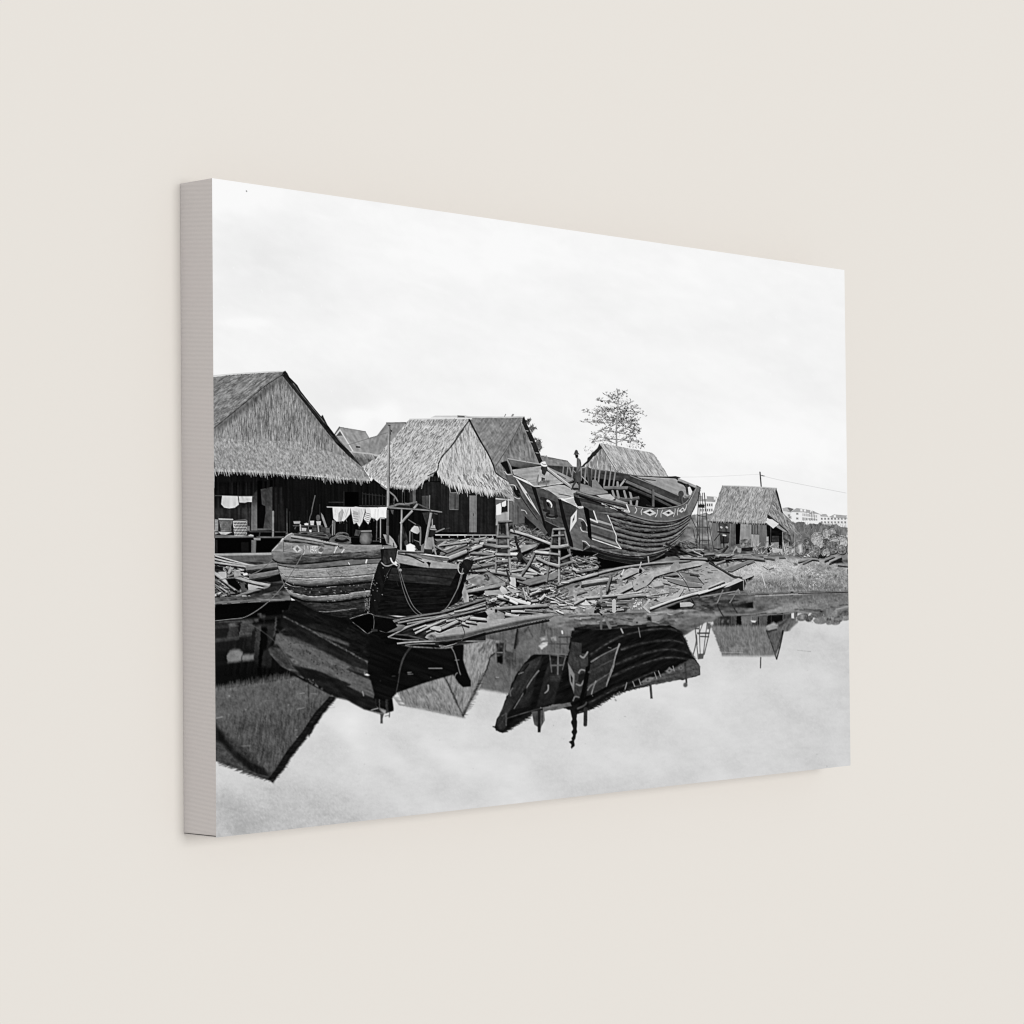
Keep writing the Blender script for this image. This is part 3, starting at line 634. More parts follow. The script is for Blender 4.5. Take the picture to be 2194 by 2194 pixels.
# fore deck and its beams
fill(G(860,1352,1400,1382,1490,1445,1572,1545,1545,1650,1440,1612,1160,1495), 146, [(9,22,40,3),(6,20,14,2.5)]); fill(G(770,1340,870,1350,1160,1490,1440,1612,1570,1655,1560,1735,1490,1738,1110,1590,760,1402), 56, [(6,24,30,4)])
line(G(775,1338,1160,1490,1440,1612), 1.6, 130); plank(G(715,1420,1100,1590,1470,1750), 7.5, 92); plank(G(745,1500,1100,1650,1340,1770), 6.5, 52); fill(G(740,1530,1040,1670,1280,1775,1120,1785,990,1650,760,1560), 5)
line(G(940,1382,1120,1406), 2.2, 55); line(G(880,1356,1380,1384), 1.2, 175)
plank(G(1088,1530,1088,1765), 6, 80, sh=0); plank(G(1480,1570,1492,1735), 5, 75, sh=0); fill(ell(*G(1475,1590)[0], 6, 7), 60)
line(G(1000,1745,1070,1765,1130,1800), 2.6, 40)
plank(G(1435,1395,1560,1445,1680,1498), 6.5, 132); fill(G(1530,1465,1575,1450,1592,1490,1570,1560,1550,1600), 45); fill(G(1570,1500,1598,1490,1632,1560,1610,1610,1580,1600), 225); fill(G(1500,1620,1560,1600,1620,1610,1590,1650,1520,1650), 120, [(40,30,5,3)])
# stern decks
fill(E(755,935,1150,882,1400,1075,1455,1118,1060,1164,1000,1110,960,1078,850,1030,780,1005), 152, [(14,-6,30,2.6),(8,-8,10,2)]); fill(E(1240,890,1600,1060,1610,1080,1530,1120,1300,960), 135, [(12,28,20,3)])
fill(E(1060,1160,1150,1170,1460,1122,1470,1140,1190,1182,1080,1185), 20); fill(E(1185,1180,1400,1140,1480,1150,1660,1240,1625,1305,1480,1335,1400,1322,1300,1250), 165, [(12,12,24,3),(8,10,9,2)])
line(E(960,1078,1060,1164,1455,1118), 2, 190, jit=20); line(E(1240,910,1400,1040,1600,1190), 6, 150); line(E(1240,905,1400,1030,1600,1180), 1.6, 205); line(E(1380,995,1490,1055), 1.8, 50); line(E(1530,1115,1610,1070), 1.6, 60)
fill(E(1540,1130,1640,1110,1700,1180,1932,1190,1932,1270,1640,1240), 130, [(12,10,20,3)]); fill(E(1585,1180,1665,1185,1690,1215,1600,1215), 40); fill(E(1480,1350,1620,1318,1645,1425,1600,1430,1550,1400), 176, [(14,20,10,3)]); line(E(1400,1270,1560,1300), 1.8, 60)
# hull
use(ship, SHIP_HULL)
HULL = G(-10,1580,50,1555,300,1640,560,1690,740,1745,1000,1785,1250,1790,1450,1760,1560,1690,1650,1580,1690,1470) + G(1745,1500,1720,1640,1660,1800) + I(1640,80,1600,215,1530,345,1420,515,1280,645,1120,740,900,822,700,800,400,742,120,640,210,570,180,200,130,30,0,-60)
fill(HULL, 66, [(10,10,30,5),(10,8,12,3)])
seams = [(150,60,330,120,500,170,720,230,1000,285,1250,292,1450,240,1605,140), (500,215,800,300,1050,330,1300,318,1480,262,1600,170), (545,290,800,372,1000,400,1200,392,1400,340,1590,220),
         (575,380,800,440,1000,475,1200,470,1400,410,1570,270), (600,462,800,505,1000,532,1200,525,1380,470,1535,340), (625,530,850,578,1050,595,1250,575,1400,495,1520,370), (640,610,850,655,1050,665,1250,622,1410,515),
         (225,575,400,645,650,705,900,725,1100,690,1280,630,1400,540)]
rim = I(140,40,330,100,720,118,1000,205,1200,225,1400,210,1605,125)
curves = [rim] + [I(*c) for c in seams]
for k in range(len(curves) - 1):
    v = (54, 60, 47, 55, 68, 54, 66, 44)[k]
    band(curves[k], curves[k + 1], v, [(13, 8, 30, 3), (10, 6, 9, 2.4), (8, 90, 6, 4)], ((0, -8), (0.1, 38), (0.32, 44), (0.6, 2), (0.82, -40), (1, -56)))
fill(I(225,585,400,655,650,715,900,738,1100,702,1280,640,1410,530,1420,515,1280,645,1120,740,900,822,700,800,400,742,120,640), 26, [(8,10,30,3)]); line(I(250,640,500,720,800,770,1000,765,1200,700), 1.6, 60, op=0.6)
line(I(225,560,400,622,650,682,900,700,1100,668,1280,612), 4.5, 118, 2.4, jit=34, op=0.7); specks(I(520,200,1500,260,1400,470,900,720,650,680), 70, 0.9, 1.7, 15, 45, op=0.6); specks(I(520,200,1500,260,1400,470,900,720,650,680), 60, 0.8, 1.5, 110, 150, op=0.4)
straws(I(510,180,760,240,800,330,560,300), 60, 18, 8, 6, 16, 20, 150, w=1.6, op=0.6)
straws(I(520,180,1500,260,1400,480,900,740,660,700), 170, 6, 12, 3, 10, 20, 60, w=1.3, op=0.5); straws(I(520,180,1500,260,1400,480,900,740,660,700), 130, 6, 12, 3, 10, 110, 160, w=1.2, op=0.45)
# sheer band with painted lozenges
fill(I(720,-12,860,20,1000,52,1200,60,1450,25,1560,-20,1640,-130,1690,-250,1745,-235,1720,-90,1640,85,1600,125,1400,205,1200,222,1000,200,720,115), 86, [(6,5,30,4)], grad=I(1100,60)[0] + (4,) + I(1100,210)[0] + (-6,))
line(I(740,5,1000,52,1200,58,1450,22,1560,-40,1650,-170), 2.2, 40); line(I(735,0,1000,45,1200,52,1450,15,1560,-48,1645,-180), 1.6, 135); line(I(720,125,1000,205,1200,228,1400,212,1605,130), 3.6, 110, 2.4); line(I(720,140,1000,222,1200,245,1400,228,1605,145), 2.4, 35)
fill(I(1645,-180,1690,-250,1745,-232,1722,-90,1640,100,1590,150,1560,60,1600,-60), 96, [(9,100,30,4)]); line(I(1690,-245,1650,-150,1570,0), 1.6, 140); line(I(1740,-230,1715,-90,1630,100), 1.6, 45)
plank(I(60,-110,300,-60,560,20,720,105), 9, 98, sh=0.6); plank(G(30,1570,300,1655,560,1720,745,1760), 9, 66, sh=0); line(G(40,1560,300,1640,560,1690,745,1742), 2.2, 120); line(G(80,1620,300,1700,560,1785,700,1840), 4, 22)
straws(G(380,1720,740,1800,740,1850,380,1760), 22, 20, 15, 5, 12, 190, 235, w=1.8)
def loz(o, i_, v=196):
    fill(o, v, [(16,20,6,3)], soft=1.6); fill(i_, 34, soft=1.6)
loz(I(945,103,1050,58,1137,118,1050,157), I(1003,108,1045,88,1077,110,1042,128)); loz(I(1213,118,1320,66,1382,118,1288,163), I(1268,112,1300,94,1332,113,1300,131)); loz(I(1433,88,1502,38,1532,70,1482,112), I(1478,72,1500,58,1512,74,1485,88))
for c in ((848,40,864,75,840,116),(947,55,925,92,932,136),(1148,72,1150,115,1124,166),(1222,74,1200,120,1199,172),(1394,60,1390,110,1370,162),(1440,52,1425,90,1426,142),(1555,0,1540,55,1520,90)): line(I(*c), 1.5, 195, jit=30, curve=True)
line(I(725,0,762,98), 2.6, 225)
# painted panel
fill(I(185,60,460,145,530,290,640,605,250,472,225,300), 74, [(6,18,30,4)]); fill(I(190,70,270,88,300,205,215,185), 45)
line(I(225,255,500,350), 5, 50); line(I(225,275,540,372), 3.2, 120); line(I(235,385,580,500), 4, 48); line(I(235,425,615,552), 4.4, 132); line(I(330,225,505,278), 5, 150, 3.6); line(I(218,198,322,242), 3.4, 198); line(I(270,88,322,240), 2.6, 208)
line(I(255,474,645,606), 2.2, 205, jit=30); line(I(465,148,515,260,545,345,580,425,582,500,618,560,648,606), 2.0, 205, jit=30)
fill(I(130,25,200,60,228,260,240,420,215,425,182,340,170,180), 9)
# stern (flat transom)
use(ship, SHIP_STERN)
fill(E(770,1025,1050,1165,1190,1195,1300,1250,1400,1335,1560,1405,1645,1450,1735,1465,1800,1720,1840,1932) + F(1840,650,1730,765,1600,722,1290,610,1220,565,1130,440,1000,330), 62, [(6,22,40,4),(6,20,14,2.4)])
fill(E(1400,1345,1560,1405,1640,1450,1560,1780,1500,1650), 52, [(6,24,20,3)])
for c in ((1020,1160,1080,1182,1180,1560,1275,1870,1225,1840,1150,1560),(1388,1335,1430,1340,1505,1650,1600,1960,1535,1932,1440,1600)): fill(E(*c), 20)
fill(F(1530,640,1595,640,1610,722,1555,700), 20); fill(E(1210,1640,1400,1730,1420,1860,1300,1870,1230,1800), 30); line(E(1210,1630,1300,1680,1400,1725), 1.4, 90)
fill(E(805,1050,832,1072,950,1230,1060,1420,1138,1562,1000,1380,900,1225), 196); fill(E(945,1262,965,1262,1018,1375,975,1310), 16)
for c in ((1190,1330,1220,1480),(1340,1400,1360,1560)): line(E(*c), 6, 40)
line(E(1160,1330,1330,1390), 7, 38); line(E(1200,1490,1260,1510), 6, 36); line(E(1235,1550,1255,1585,1320,1595,1370,1575), 6, 28); line(E(1240,1540,1270,1535), 4, 25); line(E(1230,1590,1290,1606,1345,1604), 2, 100); line(E(1300,1620,1320,1680), 1.4, 45)
line(E(1245,1362,1275,1378,1300,1420,1296,1450), 4.6, 222, 2, curve=True); line(E(1240,1395,1258,1430), 3.6, 18)
# carved posts
fill(E(600,830,640,820,690,800,730,880,765,1010,885,1245,1000,1450,1135,1640,1245,1805,1215,1835,1000,1640,880,1520,850,1450,790,1370,760,1220,700,1100,650,960,620,880), 78, [(7,58,30,4)])
fill(E(595,845,640,822,685,815,735,975,695,990,645,905), 20); line(E(688,800,735,890,755,1000), 2.6, 135); fill(ell(*E(822,1235)[0], 6, 13, rot=-25), 22); line(E(850,1260,960,1430,1100,1620), 2, 40)
fill(E(1620,1420,1640,1470,1735,1462,1770,1560,1785,1640,1800,1720,1795,1800,1835,1932) + F(1835,655,1730,765,1600,718,1590,650) + E(1550,1780,1640,1480), 88, [(7,40,20,4),(5,20,12,2)])
fill(E(1735,1455,1790,1470,1840,1720,1855,1910,1805,1860,1780,1640), 10); fill(E(1700,1650,1760,1640,1785,1700,1775,1770,1730,1770), 42); fill(E(1610,1300,1680,1330,1720,1440,1660,1440,1625,1390), 24)
fill(E(1650,1486,1644,1642,1553,1785,1564,1592), 220); fill(E(1617,1562,1614,1620,1588,1664,1590,1622), 12)
for c in ((1628,1400,1650,1440,1690,1470,1732,1462),(1678,1606,1732,1622,1770,1668,1787,1712),(1697,1730,1722,1780,1792,1796),(655,958,690,1000,742,1000),(735,1142,790,1150,816,1206),(790,1310,830,1332,862,1332),(885,1490,932,1500,958,1542)): line(E(*c), 1.9, 190, 1.4, jit=24, curve=True)
line(F(1725,630,1772,642,1822,697), 2, 190, curve=True); fill(F(1732,640,1790,690,1730,760), 40); line(F(1600,716,1730,765), 1.6, 130)
use(ship, TIMBER)
fill(F(1560,740,1932,800,1932,1010,1650,940,1560,830), 8, soft=3); fill(I(0,640,120,645,400,745,700,803,900,825,1120,745,1300,660,1250,740,1050,800,700,850,300,905,0,900), 7, soft=3)

# ------------------------------------------------ people on the ship
use(people, MAN_STAND)
line(E(1640,1085,1600,1150,1580,1205), 5.2, 48, 3); line(E(1682,1090,1684,1160,1678,1222), 5.2, 56, 3); fill(E(1635,950,1700,945,1708,1090,1660,1105,1622,1090), 58, [(10,80,9,4)]); fill(E(1648,770,1682,778,1706,860,1700,950,1640,970,1645,890), 98, [(10,80,12,3)], grad=E(1640,870)[0] + (-20,) + E(1706,870)[0] + (15,))
line(E(1690,800,1700,880,1655,962), 2.8, 70); fill(E(1622,724,1668,722,1668,765,1648,778,1630,768), 24); fill(E(1604,728,1618,690,1626,668,1640,658,1660,672,1668,700,1685,722,1650,722), 66)
use(people, MAN_SIT)
fill(E(1095,1100,1280,1080,1260,1130,1110,1140), 70, soft=4, op=0.6)
fill(E(1150,900,1185,880,1240,895,1250,980,1200,1015,1160,980), 44); fill(E(1108,985,1140,930,1162,935,1172,1050,1130,1110,1098,1110), 178, [(22,80,12,4)]); fill(E(1235,955,1270,980,1245,1090,1210,1080,1190,1040), 182, [(20,80,12,4)]); fill(E(1160,1040,1210,1050,1200,1090,1160,1085), 50); line(E(1118,1010,1102,1100,1120,1110), 3, 115); line(E(1235,1080,1228,1150), 2.6, 110); line(E(1125,1110,1120,1140), 2.4, 95); line(E(1190,1075,1192,1112), 3, 85)
fill(ell(*E(1196,868)[0], 7, 3.6, rot=12), 244); fill(E(1168,852,1180,822,1212,820,1230,858,1200,864), 240); line(E(1170,852,1200,862,1230,858), 1.5, 90)

# ------------------------------------------------ timber yard
use(litter_l, TIMBER)
YARD = D(1480,640) + F(0,600,300,640,420,600,700,600,900,560,1200,600,1300,640,1500,760,1600,850,1932,830,1932,1060,1400,1280,1250,1500,1200,1640,0,1830) + [(905,1372), (965,1290), (985,1220)]
fill(YARD, 80, [(38,-4,22,4),(34,0,8,3)], soft=4)
fill(F(790,430,860,385,960,410,1040,510,1200,560,1290,640,1200,620,900,560,780,520), 60, [(24,20,6,3),(16,100,6,3)]); straws(F(800,400,960,410,1280,600,1200,640,800,520), 160, 15, 60, 4, 14, 20, 205, w=1.7)
litter(F(0,600,420,600,700,640,700,1050,200,1060,0,860), 150, -8, 15, 12, 44, 2.0, 6, 70, 205)
litter(F(720,640,1250,660,1280,1000,1150,1200,740,1060), 130, -2, 42, 8, 30, 1.6, 5, 65, 215)
litter(F(1420,760,1600,860,1900,900,1900,1040,1500,1150,1420,1000), 70, 12, 26, 9, 28, 1.5, 4.2, 50, 175)
litter(F(100,1180,700,1200,1000,1300,1200,1480,700,1480,300,1400,100,1400), 120, -6, 32, 9, 32, 1.8, 5.5, 85, 225)
straws(F(720,800,1350,780,1350,1100,720,1060), 220, 30, 80, 4, 14, 20, 215, w=1.6, op=0.8)
specks(YARD, 260, 1.6, 4.2, 6, 30, op=0.75); specks(YARD, 160, 1.4, 3.4, 170, 230, op=0.7)
straws(YARD, 420, -5, 22, 5, 18, 4, 30, w=2.0, op=0.95); straws(YARD, 420, -6, 24, 4, 16, 175, 235, w=1.6, op=0.8)
for c, w, v in (((0,662,290,640),3.4,118),((0,745,225,655),3.6,95),((0,785,210,722),3.2,88),((0,830,180,745,365,688),7,168),((360,665,560,712),9,118),((415,620,700,640),6,140),((180,792,500,818),6,128),((230,884,500,832),3.6,160),((190,1000,480,945,690,905),6,112),((250,1045,700,1020),3.2,150),
               ((150,770,330,700),4,150),((540,790,700,770),6,140),((720,760,900,705),7,165),((730,812,830,815),7,205),((760,870,1000,880),7,110),((940,640,1180,690),5,100),((1080,760,1290,735),3,150),((1070,780,1280,800),6,190),((1100,870,1300,960),6,140),((740,1050,1000,1010),4.4,150),((960,1020,1190,1095),6.5,178),((930,1080,1100,1085),5,160),
               ((450,1045,720,1090,1040,1130),6.5,150),((730,1110,940,1160),6,120),((130,1330,400,1280,660,1225),8,146),((120,1275,300,1215),3.4,150),((60,1160,150,1195),3,70),((840,1370,1060,1470),5,110)): plank(F(*c), w, v)
fill(F(860,770,900,690,1090,670,1110,700,960,760,870,800), 140, [(20,-14,20,4)]); fill(F(870,800,1110,700,1140,660,1280,680,1280,720,1060,760,900,830), 12, soft=3)
fill(F(130,1180,250,1110,420,1070,560,1110,650,1160,640,1215,300,1250), 124, [(22,0,6,4),(14,40,14,6)], soft=4, warp=3); fill(F(100,1130,200,1090,290,1090,220,1130,120,1170), 165, [(16,0,7,3)]); specks(F(370,1090,430,1090,430,1170,370,1170), 26, 1.4, 3, 20, 80)
fill(F(900,1190,1050,1130,1380,1060,1390,1110,1330,1160,990,1250), 118, [(16,-16,26,3)]); fill(F(990,1245,1330,1160,1390,1115,1380,1150,1100,1260,1000,1275), 14, soft=3)
fill(F(718,1125,802,1135,805,1295,770,1280,720,1265), 200, [(10,90,30,3)]); fill(F(800,1140,860,1230,820,1280), 14); fill(F(580,1290,610,1245,660,1280,700,1350,610,1370), 190, [(16,60,10,4)]); fill(F(660,1265,820,1310,870,1330,760,1350), 176, [(16,20,10,4)]); fill(F(370,1315,580,1310,640,1370,380,1380), 160, [(18,10,12,4)])
fill(F(140,1350,330,1335,375,1312,360,1370,300,1400), 10, soft=3)
plank(F(560,1395,760,1440,900,1480,1070,1515), 9, 196); plank(F(720,1450,830,1500), 6, 210); plank(F(640,1380,700,1410), 5, 215)
for c, w, v in (((900,1275,945,1440),4,165),((965,1230,975,1350),4,130),((990,1330,1100,1420),3,70),((1010,1480,1060,1400),5,70),((1140,1450,1215,1370),6,180),((1020,1460,1110,1450),5,150),((1010,1310,1130,1290),6,150),((820,1180,1000,1240),3.4,100)): plank(F(*c), w, v)
# bent iron anchor and crossed beams
plank(F(800,560,825,680,870,800,885,890), 5.5, 34); fill(ell(*F(862,835)[0], 7, 8), 40, warp=2); plank(F(900,850,975,940,1130,1035), 6, 62); plank(F(1060,800,985,950,890,1085), 5.6, 112); line(F(1020,790,1100,700), 3, 60)
plank(F(730,485,900,530,1100,600,1290,672), 5.5, 172); line(F(680,1030,720,1180), 4.4, 45)
for c in ((160,860,600,1160,850,1300),(1080,1430,1300,1480,1932,1525)): line(F(*c), 1.2, 45)
# trestles
def trestle(tag, bars):
    use(litter_l, tag)
    for c, w, v in bars: plank(F(*c), w * 1.12, v * 0.92, sh=0.7)
fill(F(570,380,680,370,700,700,560,700), 58, [(22,30,7,3)]); fill(F(595,382,655,380,665,545,630,520,600,540), 24, [(14,60,5,3)]); fill(F(560,590,680,590,680,690,560,690), 70, [(30,10,7,3)]); fill(F(540,740,690,740,690,790,540,790), 45)
trestle(TRESTLE_A, (((570,360,550,620,528,1035),4,118),((678,350,700,700,728,1062),4.8,140),((562,362,745,352),3.6,120),((760,390,780,480),3.6,90),((538,572,705,570),4,118),((524,706,705,708),5,165),((520,815,720,820),4.6,165),((530,910,620,905),3,150)))
fill(F(1330,560,1450,560,1560,900,1400,1000,1270,940), 40, [(30,20,8,3)]); fill(F(1340,500,1390,500,1390,540,1340,540), 12); fill(F(1430,740,1510,740,1540,820,1430,860), 6); fill(F(1310,740,1390,740,1390,790,1310,790), 20)
trestle(TRESTLE_B, (((1325,462,1290,720,1228,1195),4,118),((1412,450,1408,800,1404,1205),4.4,160),((1472,460,1540,760,1622,1135),3.8,118),((1320,468,1474,460),4,140),((1304,558,1475,548),3.2,140),((1290,712,1410,716),6.5,160),((1410,712,1530,690),6.5,165),((1258,800,1400,816),4,142),((1420,882,1562,820),4,128),((1248,940,1400,975),6,172),((1420,965,1592,912),4,120)))
use(litter_l, TIMBER)
plank(F(1590,1010,1750,1090), 6, 172); plank(F(1640,1060,1932,1010), 5, 110); plank(I(0,1050,200,985,400,928,650,870,900,832,1100,805,1350,790,1600,768), 4.6, 140, w1=3.4)
plank(F(1000,1372,1300,1270,1600,1170,1932,1082), 6, 148)
# left corner litter behind the boat
use(litter_l, BEAM)
fill(B(58,1320,860,1302,880,1340,60,1348), 152, [(8,0,40,3)]); fill(B(60,1346,870,1336,940,1448,480,1450,60,1400), 76, [(12,0,20,4)])
use(litter_l, TIMBER)
fill(B(58,1340,330,1420,940,1445,1060,1720,1110,1932,58,1960), 62, [(30,-4,16,5),(20,0,7,4)])
litter(B(60,1480,500,1500,500,1932,60,1932), 46, 8, 36, 8, 26, 2, 5, 60, 190); specks(B(60,1500,500,1500,500,1900,60,1900), 60, 1.5, 4, 6, 24, op=0.8)
litter(B(60,1480,480,1560,480,1900,60,1920), 50, 12, 40, 8, 30, 1.8, 4.5, 55, 165)
for c, w, v in (((58,1345,330,1420,640,1500),3,168),((58,1390,320,1448,740,1500),3.6,160),((58,1440,500,1498),4.4,150),((490,1530,950,1480),12,112),((540,1650,700,1625,945,1580),13,104),((330,1640,580,1715,850,1765),7,146),((850,1770,600,1830,360,1915),6,118),((60,1590,200,1700,345,1815),7.5,160),((480,1760,720,1790),3,150)): plank(B(*c), w, v)
fill(B(700,1680,960,1600,985,1690,840,1720), 14, soft=3); fill(B(840,1710,1010,1730,1040,1800,700,1880,560,1932,820,1770), 34, [(12,-10,16,4)], soft=3)
fill(B(112,1570,220,1565,225,1650,190,1665,130,1625), 172); fill(B(330,1545,415,1560,422,1625,330,1645), 150, [(14,40,8,4)]); fill(B(240,1580,275,1490,300,1530,270,1590), 150); fill(B(60,1490,180,1500,170,1550,60,1530), 24); fill(B(415,1725,470,1708,505,1740,500,1830,430,1845), 68); fill(B(475,1740,520,1740,520,1800,480,1790), 8); fill(B(522,1735,700,1775,620,1808,525,1832), 160, [(10,10,14,3)]); fill(B(215,1660,330,1660,420,1760,400,1840,250,1740), 8, soft=3)
line(B(470,1605,500,1600), 5, 225); line(K(450,688,490,690), 5, 180)
fill(K(60,700,1090,660,1120,722,560,748,60,770), 70, [(26,-3,14,4),(14,0,6,3)]); plank(K(64,778,560,745,1118,728), 4, 96, sh=0)
fill(K(60,795,560,762,1112,744,1070,870,600,925,450,900,60,945), 5, soft=3)
line(B(868,1400,700,1540,520,1620,300,1650,60,1690), 1.9, 92)
# big curved timbers on the sand
use(front, TIMBER)
litter(I(420,900,1000,880,1300,960,1400,1250,900,1350,420,1330,330,1200), 34, -12, 40, 6, 18, 1.4, 3.4, 80, 205)
litter(F(1000,1280,1500,1180,1700,1250,1500,1400,1150,1500), 34, -12, 40, 6, 20, 1.4, 3.4, 70, 190)
litter(F(1150,1480,1500,1400,1932,1400,1932,1640,1300,1640), 44, 0, 30, 6, 22, 1.4, 4, 80, 205)
straws(I(100,1000,1000,880,1900,820,1900,1100,1000,1420,100,1480), 130, -10, 25, 4, 14, 10, 45, w=1.8, op=0.9); straws(I(100,1000,1000,880,1500,900,1500,1200,1000,1420,100,1480), 90, -12, 30, 4, 14, 190, 235, w=1.5, op=0.8)
for c, w, v, w1 in (((110,1092,330,1055,560,1030),9,160,9),((475,1150,440,1220),9,112,5),((510,980,450,1190),6,110,6),((730,1030,700,1090),5,130,4),((1240,975,1430,960),7,110,6),((1060,1040,1320,1092),4,150,3),((170,1285,640,1245,940,1200),5,168,4),((0,1368,170,1280),5,172,5),((600,1290,800,1262,1040,1240),8,150,7),((1000,1262,1300,1205),3,160,2),((1010,1275,1170,1268),2.4,150,2),((40,1230,170,1190),4,120,3)): plank(I(*c), w, v, w1=w1)
fill(I(548,1003,790,870,905,885,890,925,660,1032), 165, [(14,-25,16,3),(9,0,6,3)]); fill(I(660,1032,890,930,900,945,700,1045), 15); line(I(650,970,685,900), 2.6, 215); fill(I(640,960,670,985,650,1010,630,990), 70)
line(I(890,940,925,795), 2.4, 172); line(I(1030,800,1022,720), 3, 150); fill(I(920,860,985,905,950,930), 160); fill(I(900,880,940,900,930,950,890,950), 18)
fill(I(640,1222,560,1190,600,1150,900,1005,1000,960,1100,910,1250,860,1390,840,1480,820,1770,758,1832,798,1760,835,1480,890,1330,925,1110,995,1060,1060,1000,1120,840,1192,805,1140), 168, [(16,-20,26,4),(12,0,6,3)])
fill(I(640,1222,810,1140,835,1192,1000,1120,1060,1060,1110,1000,1330,930,1480,895,1760,838,1740,860,1480,915,1200,985,1100,1040,1040,1110,860,1205,800,1175,680,1235), 22, soft=2)
fill(I(1340,850,1380,790,1440,790,1470,860,1400,930,1320,915), 138, [(14,60,12,4)]); line(I(800,1060,830,1190), 1.6, 105); fill(ell(*I(868,1100)[0], 1.7, 1.8), 12); fill(ell(*I(955,1065)[0], 1.7, 1.8), 12)
fill(I(905,1000,1090,990,1060,1055,1000,1120,840,1190,810,1140), 140, [(14,-20,12,3)], op=0.6)
fill(I(1070,1065,1140,1048,1200,1052,1242,1108,1180,1145,1100,1140), 170, [(12,20,12,5)], soft=3); fill(I(1100,1140,1240,1112,1230,1150,1120,1160), 80, soft=3)
fill(I(1248,998,1400,1022,1600,1060,1795,1100,1760,1135,1600,1138,1440,1100,1290,1050), 118, [(14,14,24,3)]); line(I(1250,1000,1400,1024,1790,1102), 1.6, 175); line(I(1300,1060,1440,1108,1600,1142,1760,1140), 2.2, 25)
fill(I(1440,910,1700,980,1780,1090,1560,1062), 112, [(12,12,24,3)]); line(I(1430,930,1530,1060,1600,1200), 1.8, 70); line(I(1690,985,1790,1105), 1.6, 60); plank(I(1600,955,1720,970), 3.4, 90); line(I(1460,930,1650,965), 1.4, 60)
fill(I(1130,1302,1200,1280,1350,1258,1440,1195,1482,1128,1508,1180,1440,1282,1330,1320,1200,1352), 172, [(14,-14,14,4)]); fill(I(1200,1352,1330,1320,1440,1282,1508,1185,1500,1210,1440,1310,1300,1350,1210,1368), 26, soft=2); line(I(1060,1330,1110,1300), 4, 150)
plank(I(1050,1436,1300,1342,1600,1248,1932,1165), 5, 200, round_=0.1); plank(J(-20,1822,250,1735,480,1650), 5, 190, round_=0.1); fill(J(410,1650,480,1622,545,1650,350,1735,300,1745), 185, [(8,-20,20,3)]); plank(J(105,1742,300,1665), 4, 168)
fill(I(300,1345,620,1300,720,1370,760,1400,720,1480,420,1490,390,1400), 70, [(34,-2,16,3),(20,0,7,3)], soft=4); litter(I(420,1330,740,1320,760,1460,420,1480), 16, -3, 8, 14, 30, 2, 4, 60, 180); fill(I(720,1350,800,1300,950,1290,1000,1330,940,1420,980,1450,800,1480), 110, [(26,0,5,4)], soft=3); specks(I(800,1300,950,1300,940,1440,800,1440), 30, 1.5, 3, 170, 235)
line(I(550,1325,550,1470), 8, 182); line(I(375,1160,372,1340), 4.4, 125); line(I(1040,1315,958,1412,1042,1485), 4, 175)
fill(I(105,1395,160,1312,245,1402), 205, [(8,0,9,4)]); fill(I(215,1330,320,1320,300,1362,250,1365), 186); fill(ell(*I(65,1470)[0], 9.5, 9), 138, [(30,0,4,3)]); fill(I(130,1480,300,1400,270,1490), 130, [(16,20,8,3)]); line(I(0,1395,260,1397), 1.4, 60); line(I(370,1470,440,1465), 3, 150)
for x in (978, 992, 1006): line(I(x,1130,x,1190), 1, 215, op=0.7); line(I(x,1440,x,1560), 1, 200, op=0.4)
line(J(215,1932,285,1780), 3, 105); line(J(375,1930,470,1775), 3, 105); line(J(480,1765,500,1820), 2, 120); fill(J(0,1850,500,1775,500,1790,250,1830,0,1870), 120, soft=2)

# ------------------------------------------------ scaffold right of the ship
use(front, SCAFFOLD)
for c, w in (((1718,-170,1690,640),2),((1740,-150,1725,640),1.6),((1795,-160,1830,200,1865,640),2),((1770,-160,1775,300,1760,680),1.3),((1600,150,1720,420,1740,680),1.6),((1640,330,1690,560,1750,760),1.6),((1680,310,1860,312),2),((1690,240,1720,330,1680,520),1.6),((1600,520,1740,600),1.8),((1710,150,1820,170),1.6),((1730,500,1870,490),1.5),((1850,230,1930,640),1.5)): line(I(*c), w, 58)
fill(G(1712,1735,1800,1740,1800,1785,1716,1780), 38)
use(front, TIMBER)
straws(I(1380,470,1640,520,1640,640,1380,620), 70, 20, 50, 5, 18, 15, 190, w=2); litter(I(1300,560,1600,600,1900,680,1900,740,1300,680), 22, 12, 22, 14, 40, 2, 4.4, 35, 175); plank(I(1290,688,1650,655), 4, 30); plank(I(1400,560,1520,640,1700,720), 3.4, 60); plank(I(1460,735,1640,740,1840,752), 4, 140); plank(I(1800,690,1932,680), 4, 120)
plank(I(1840,740,1932,810), 2.4, 40); fill(I(1250,660,1450,530,1480,600,1400,690,1240,720), 20, [(16,20,8,3)], soft=4)

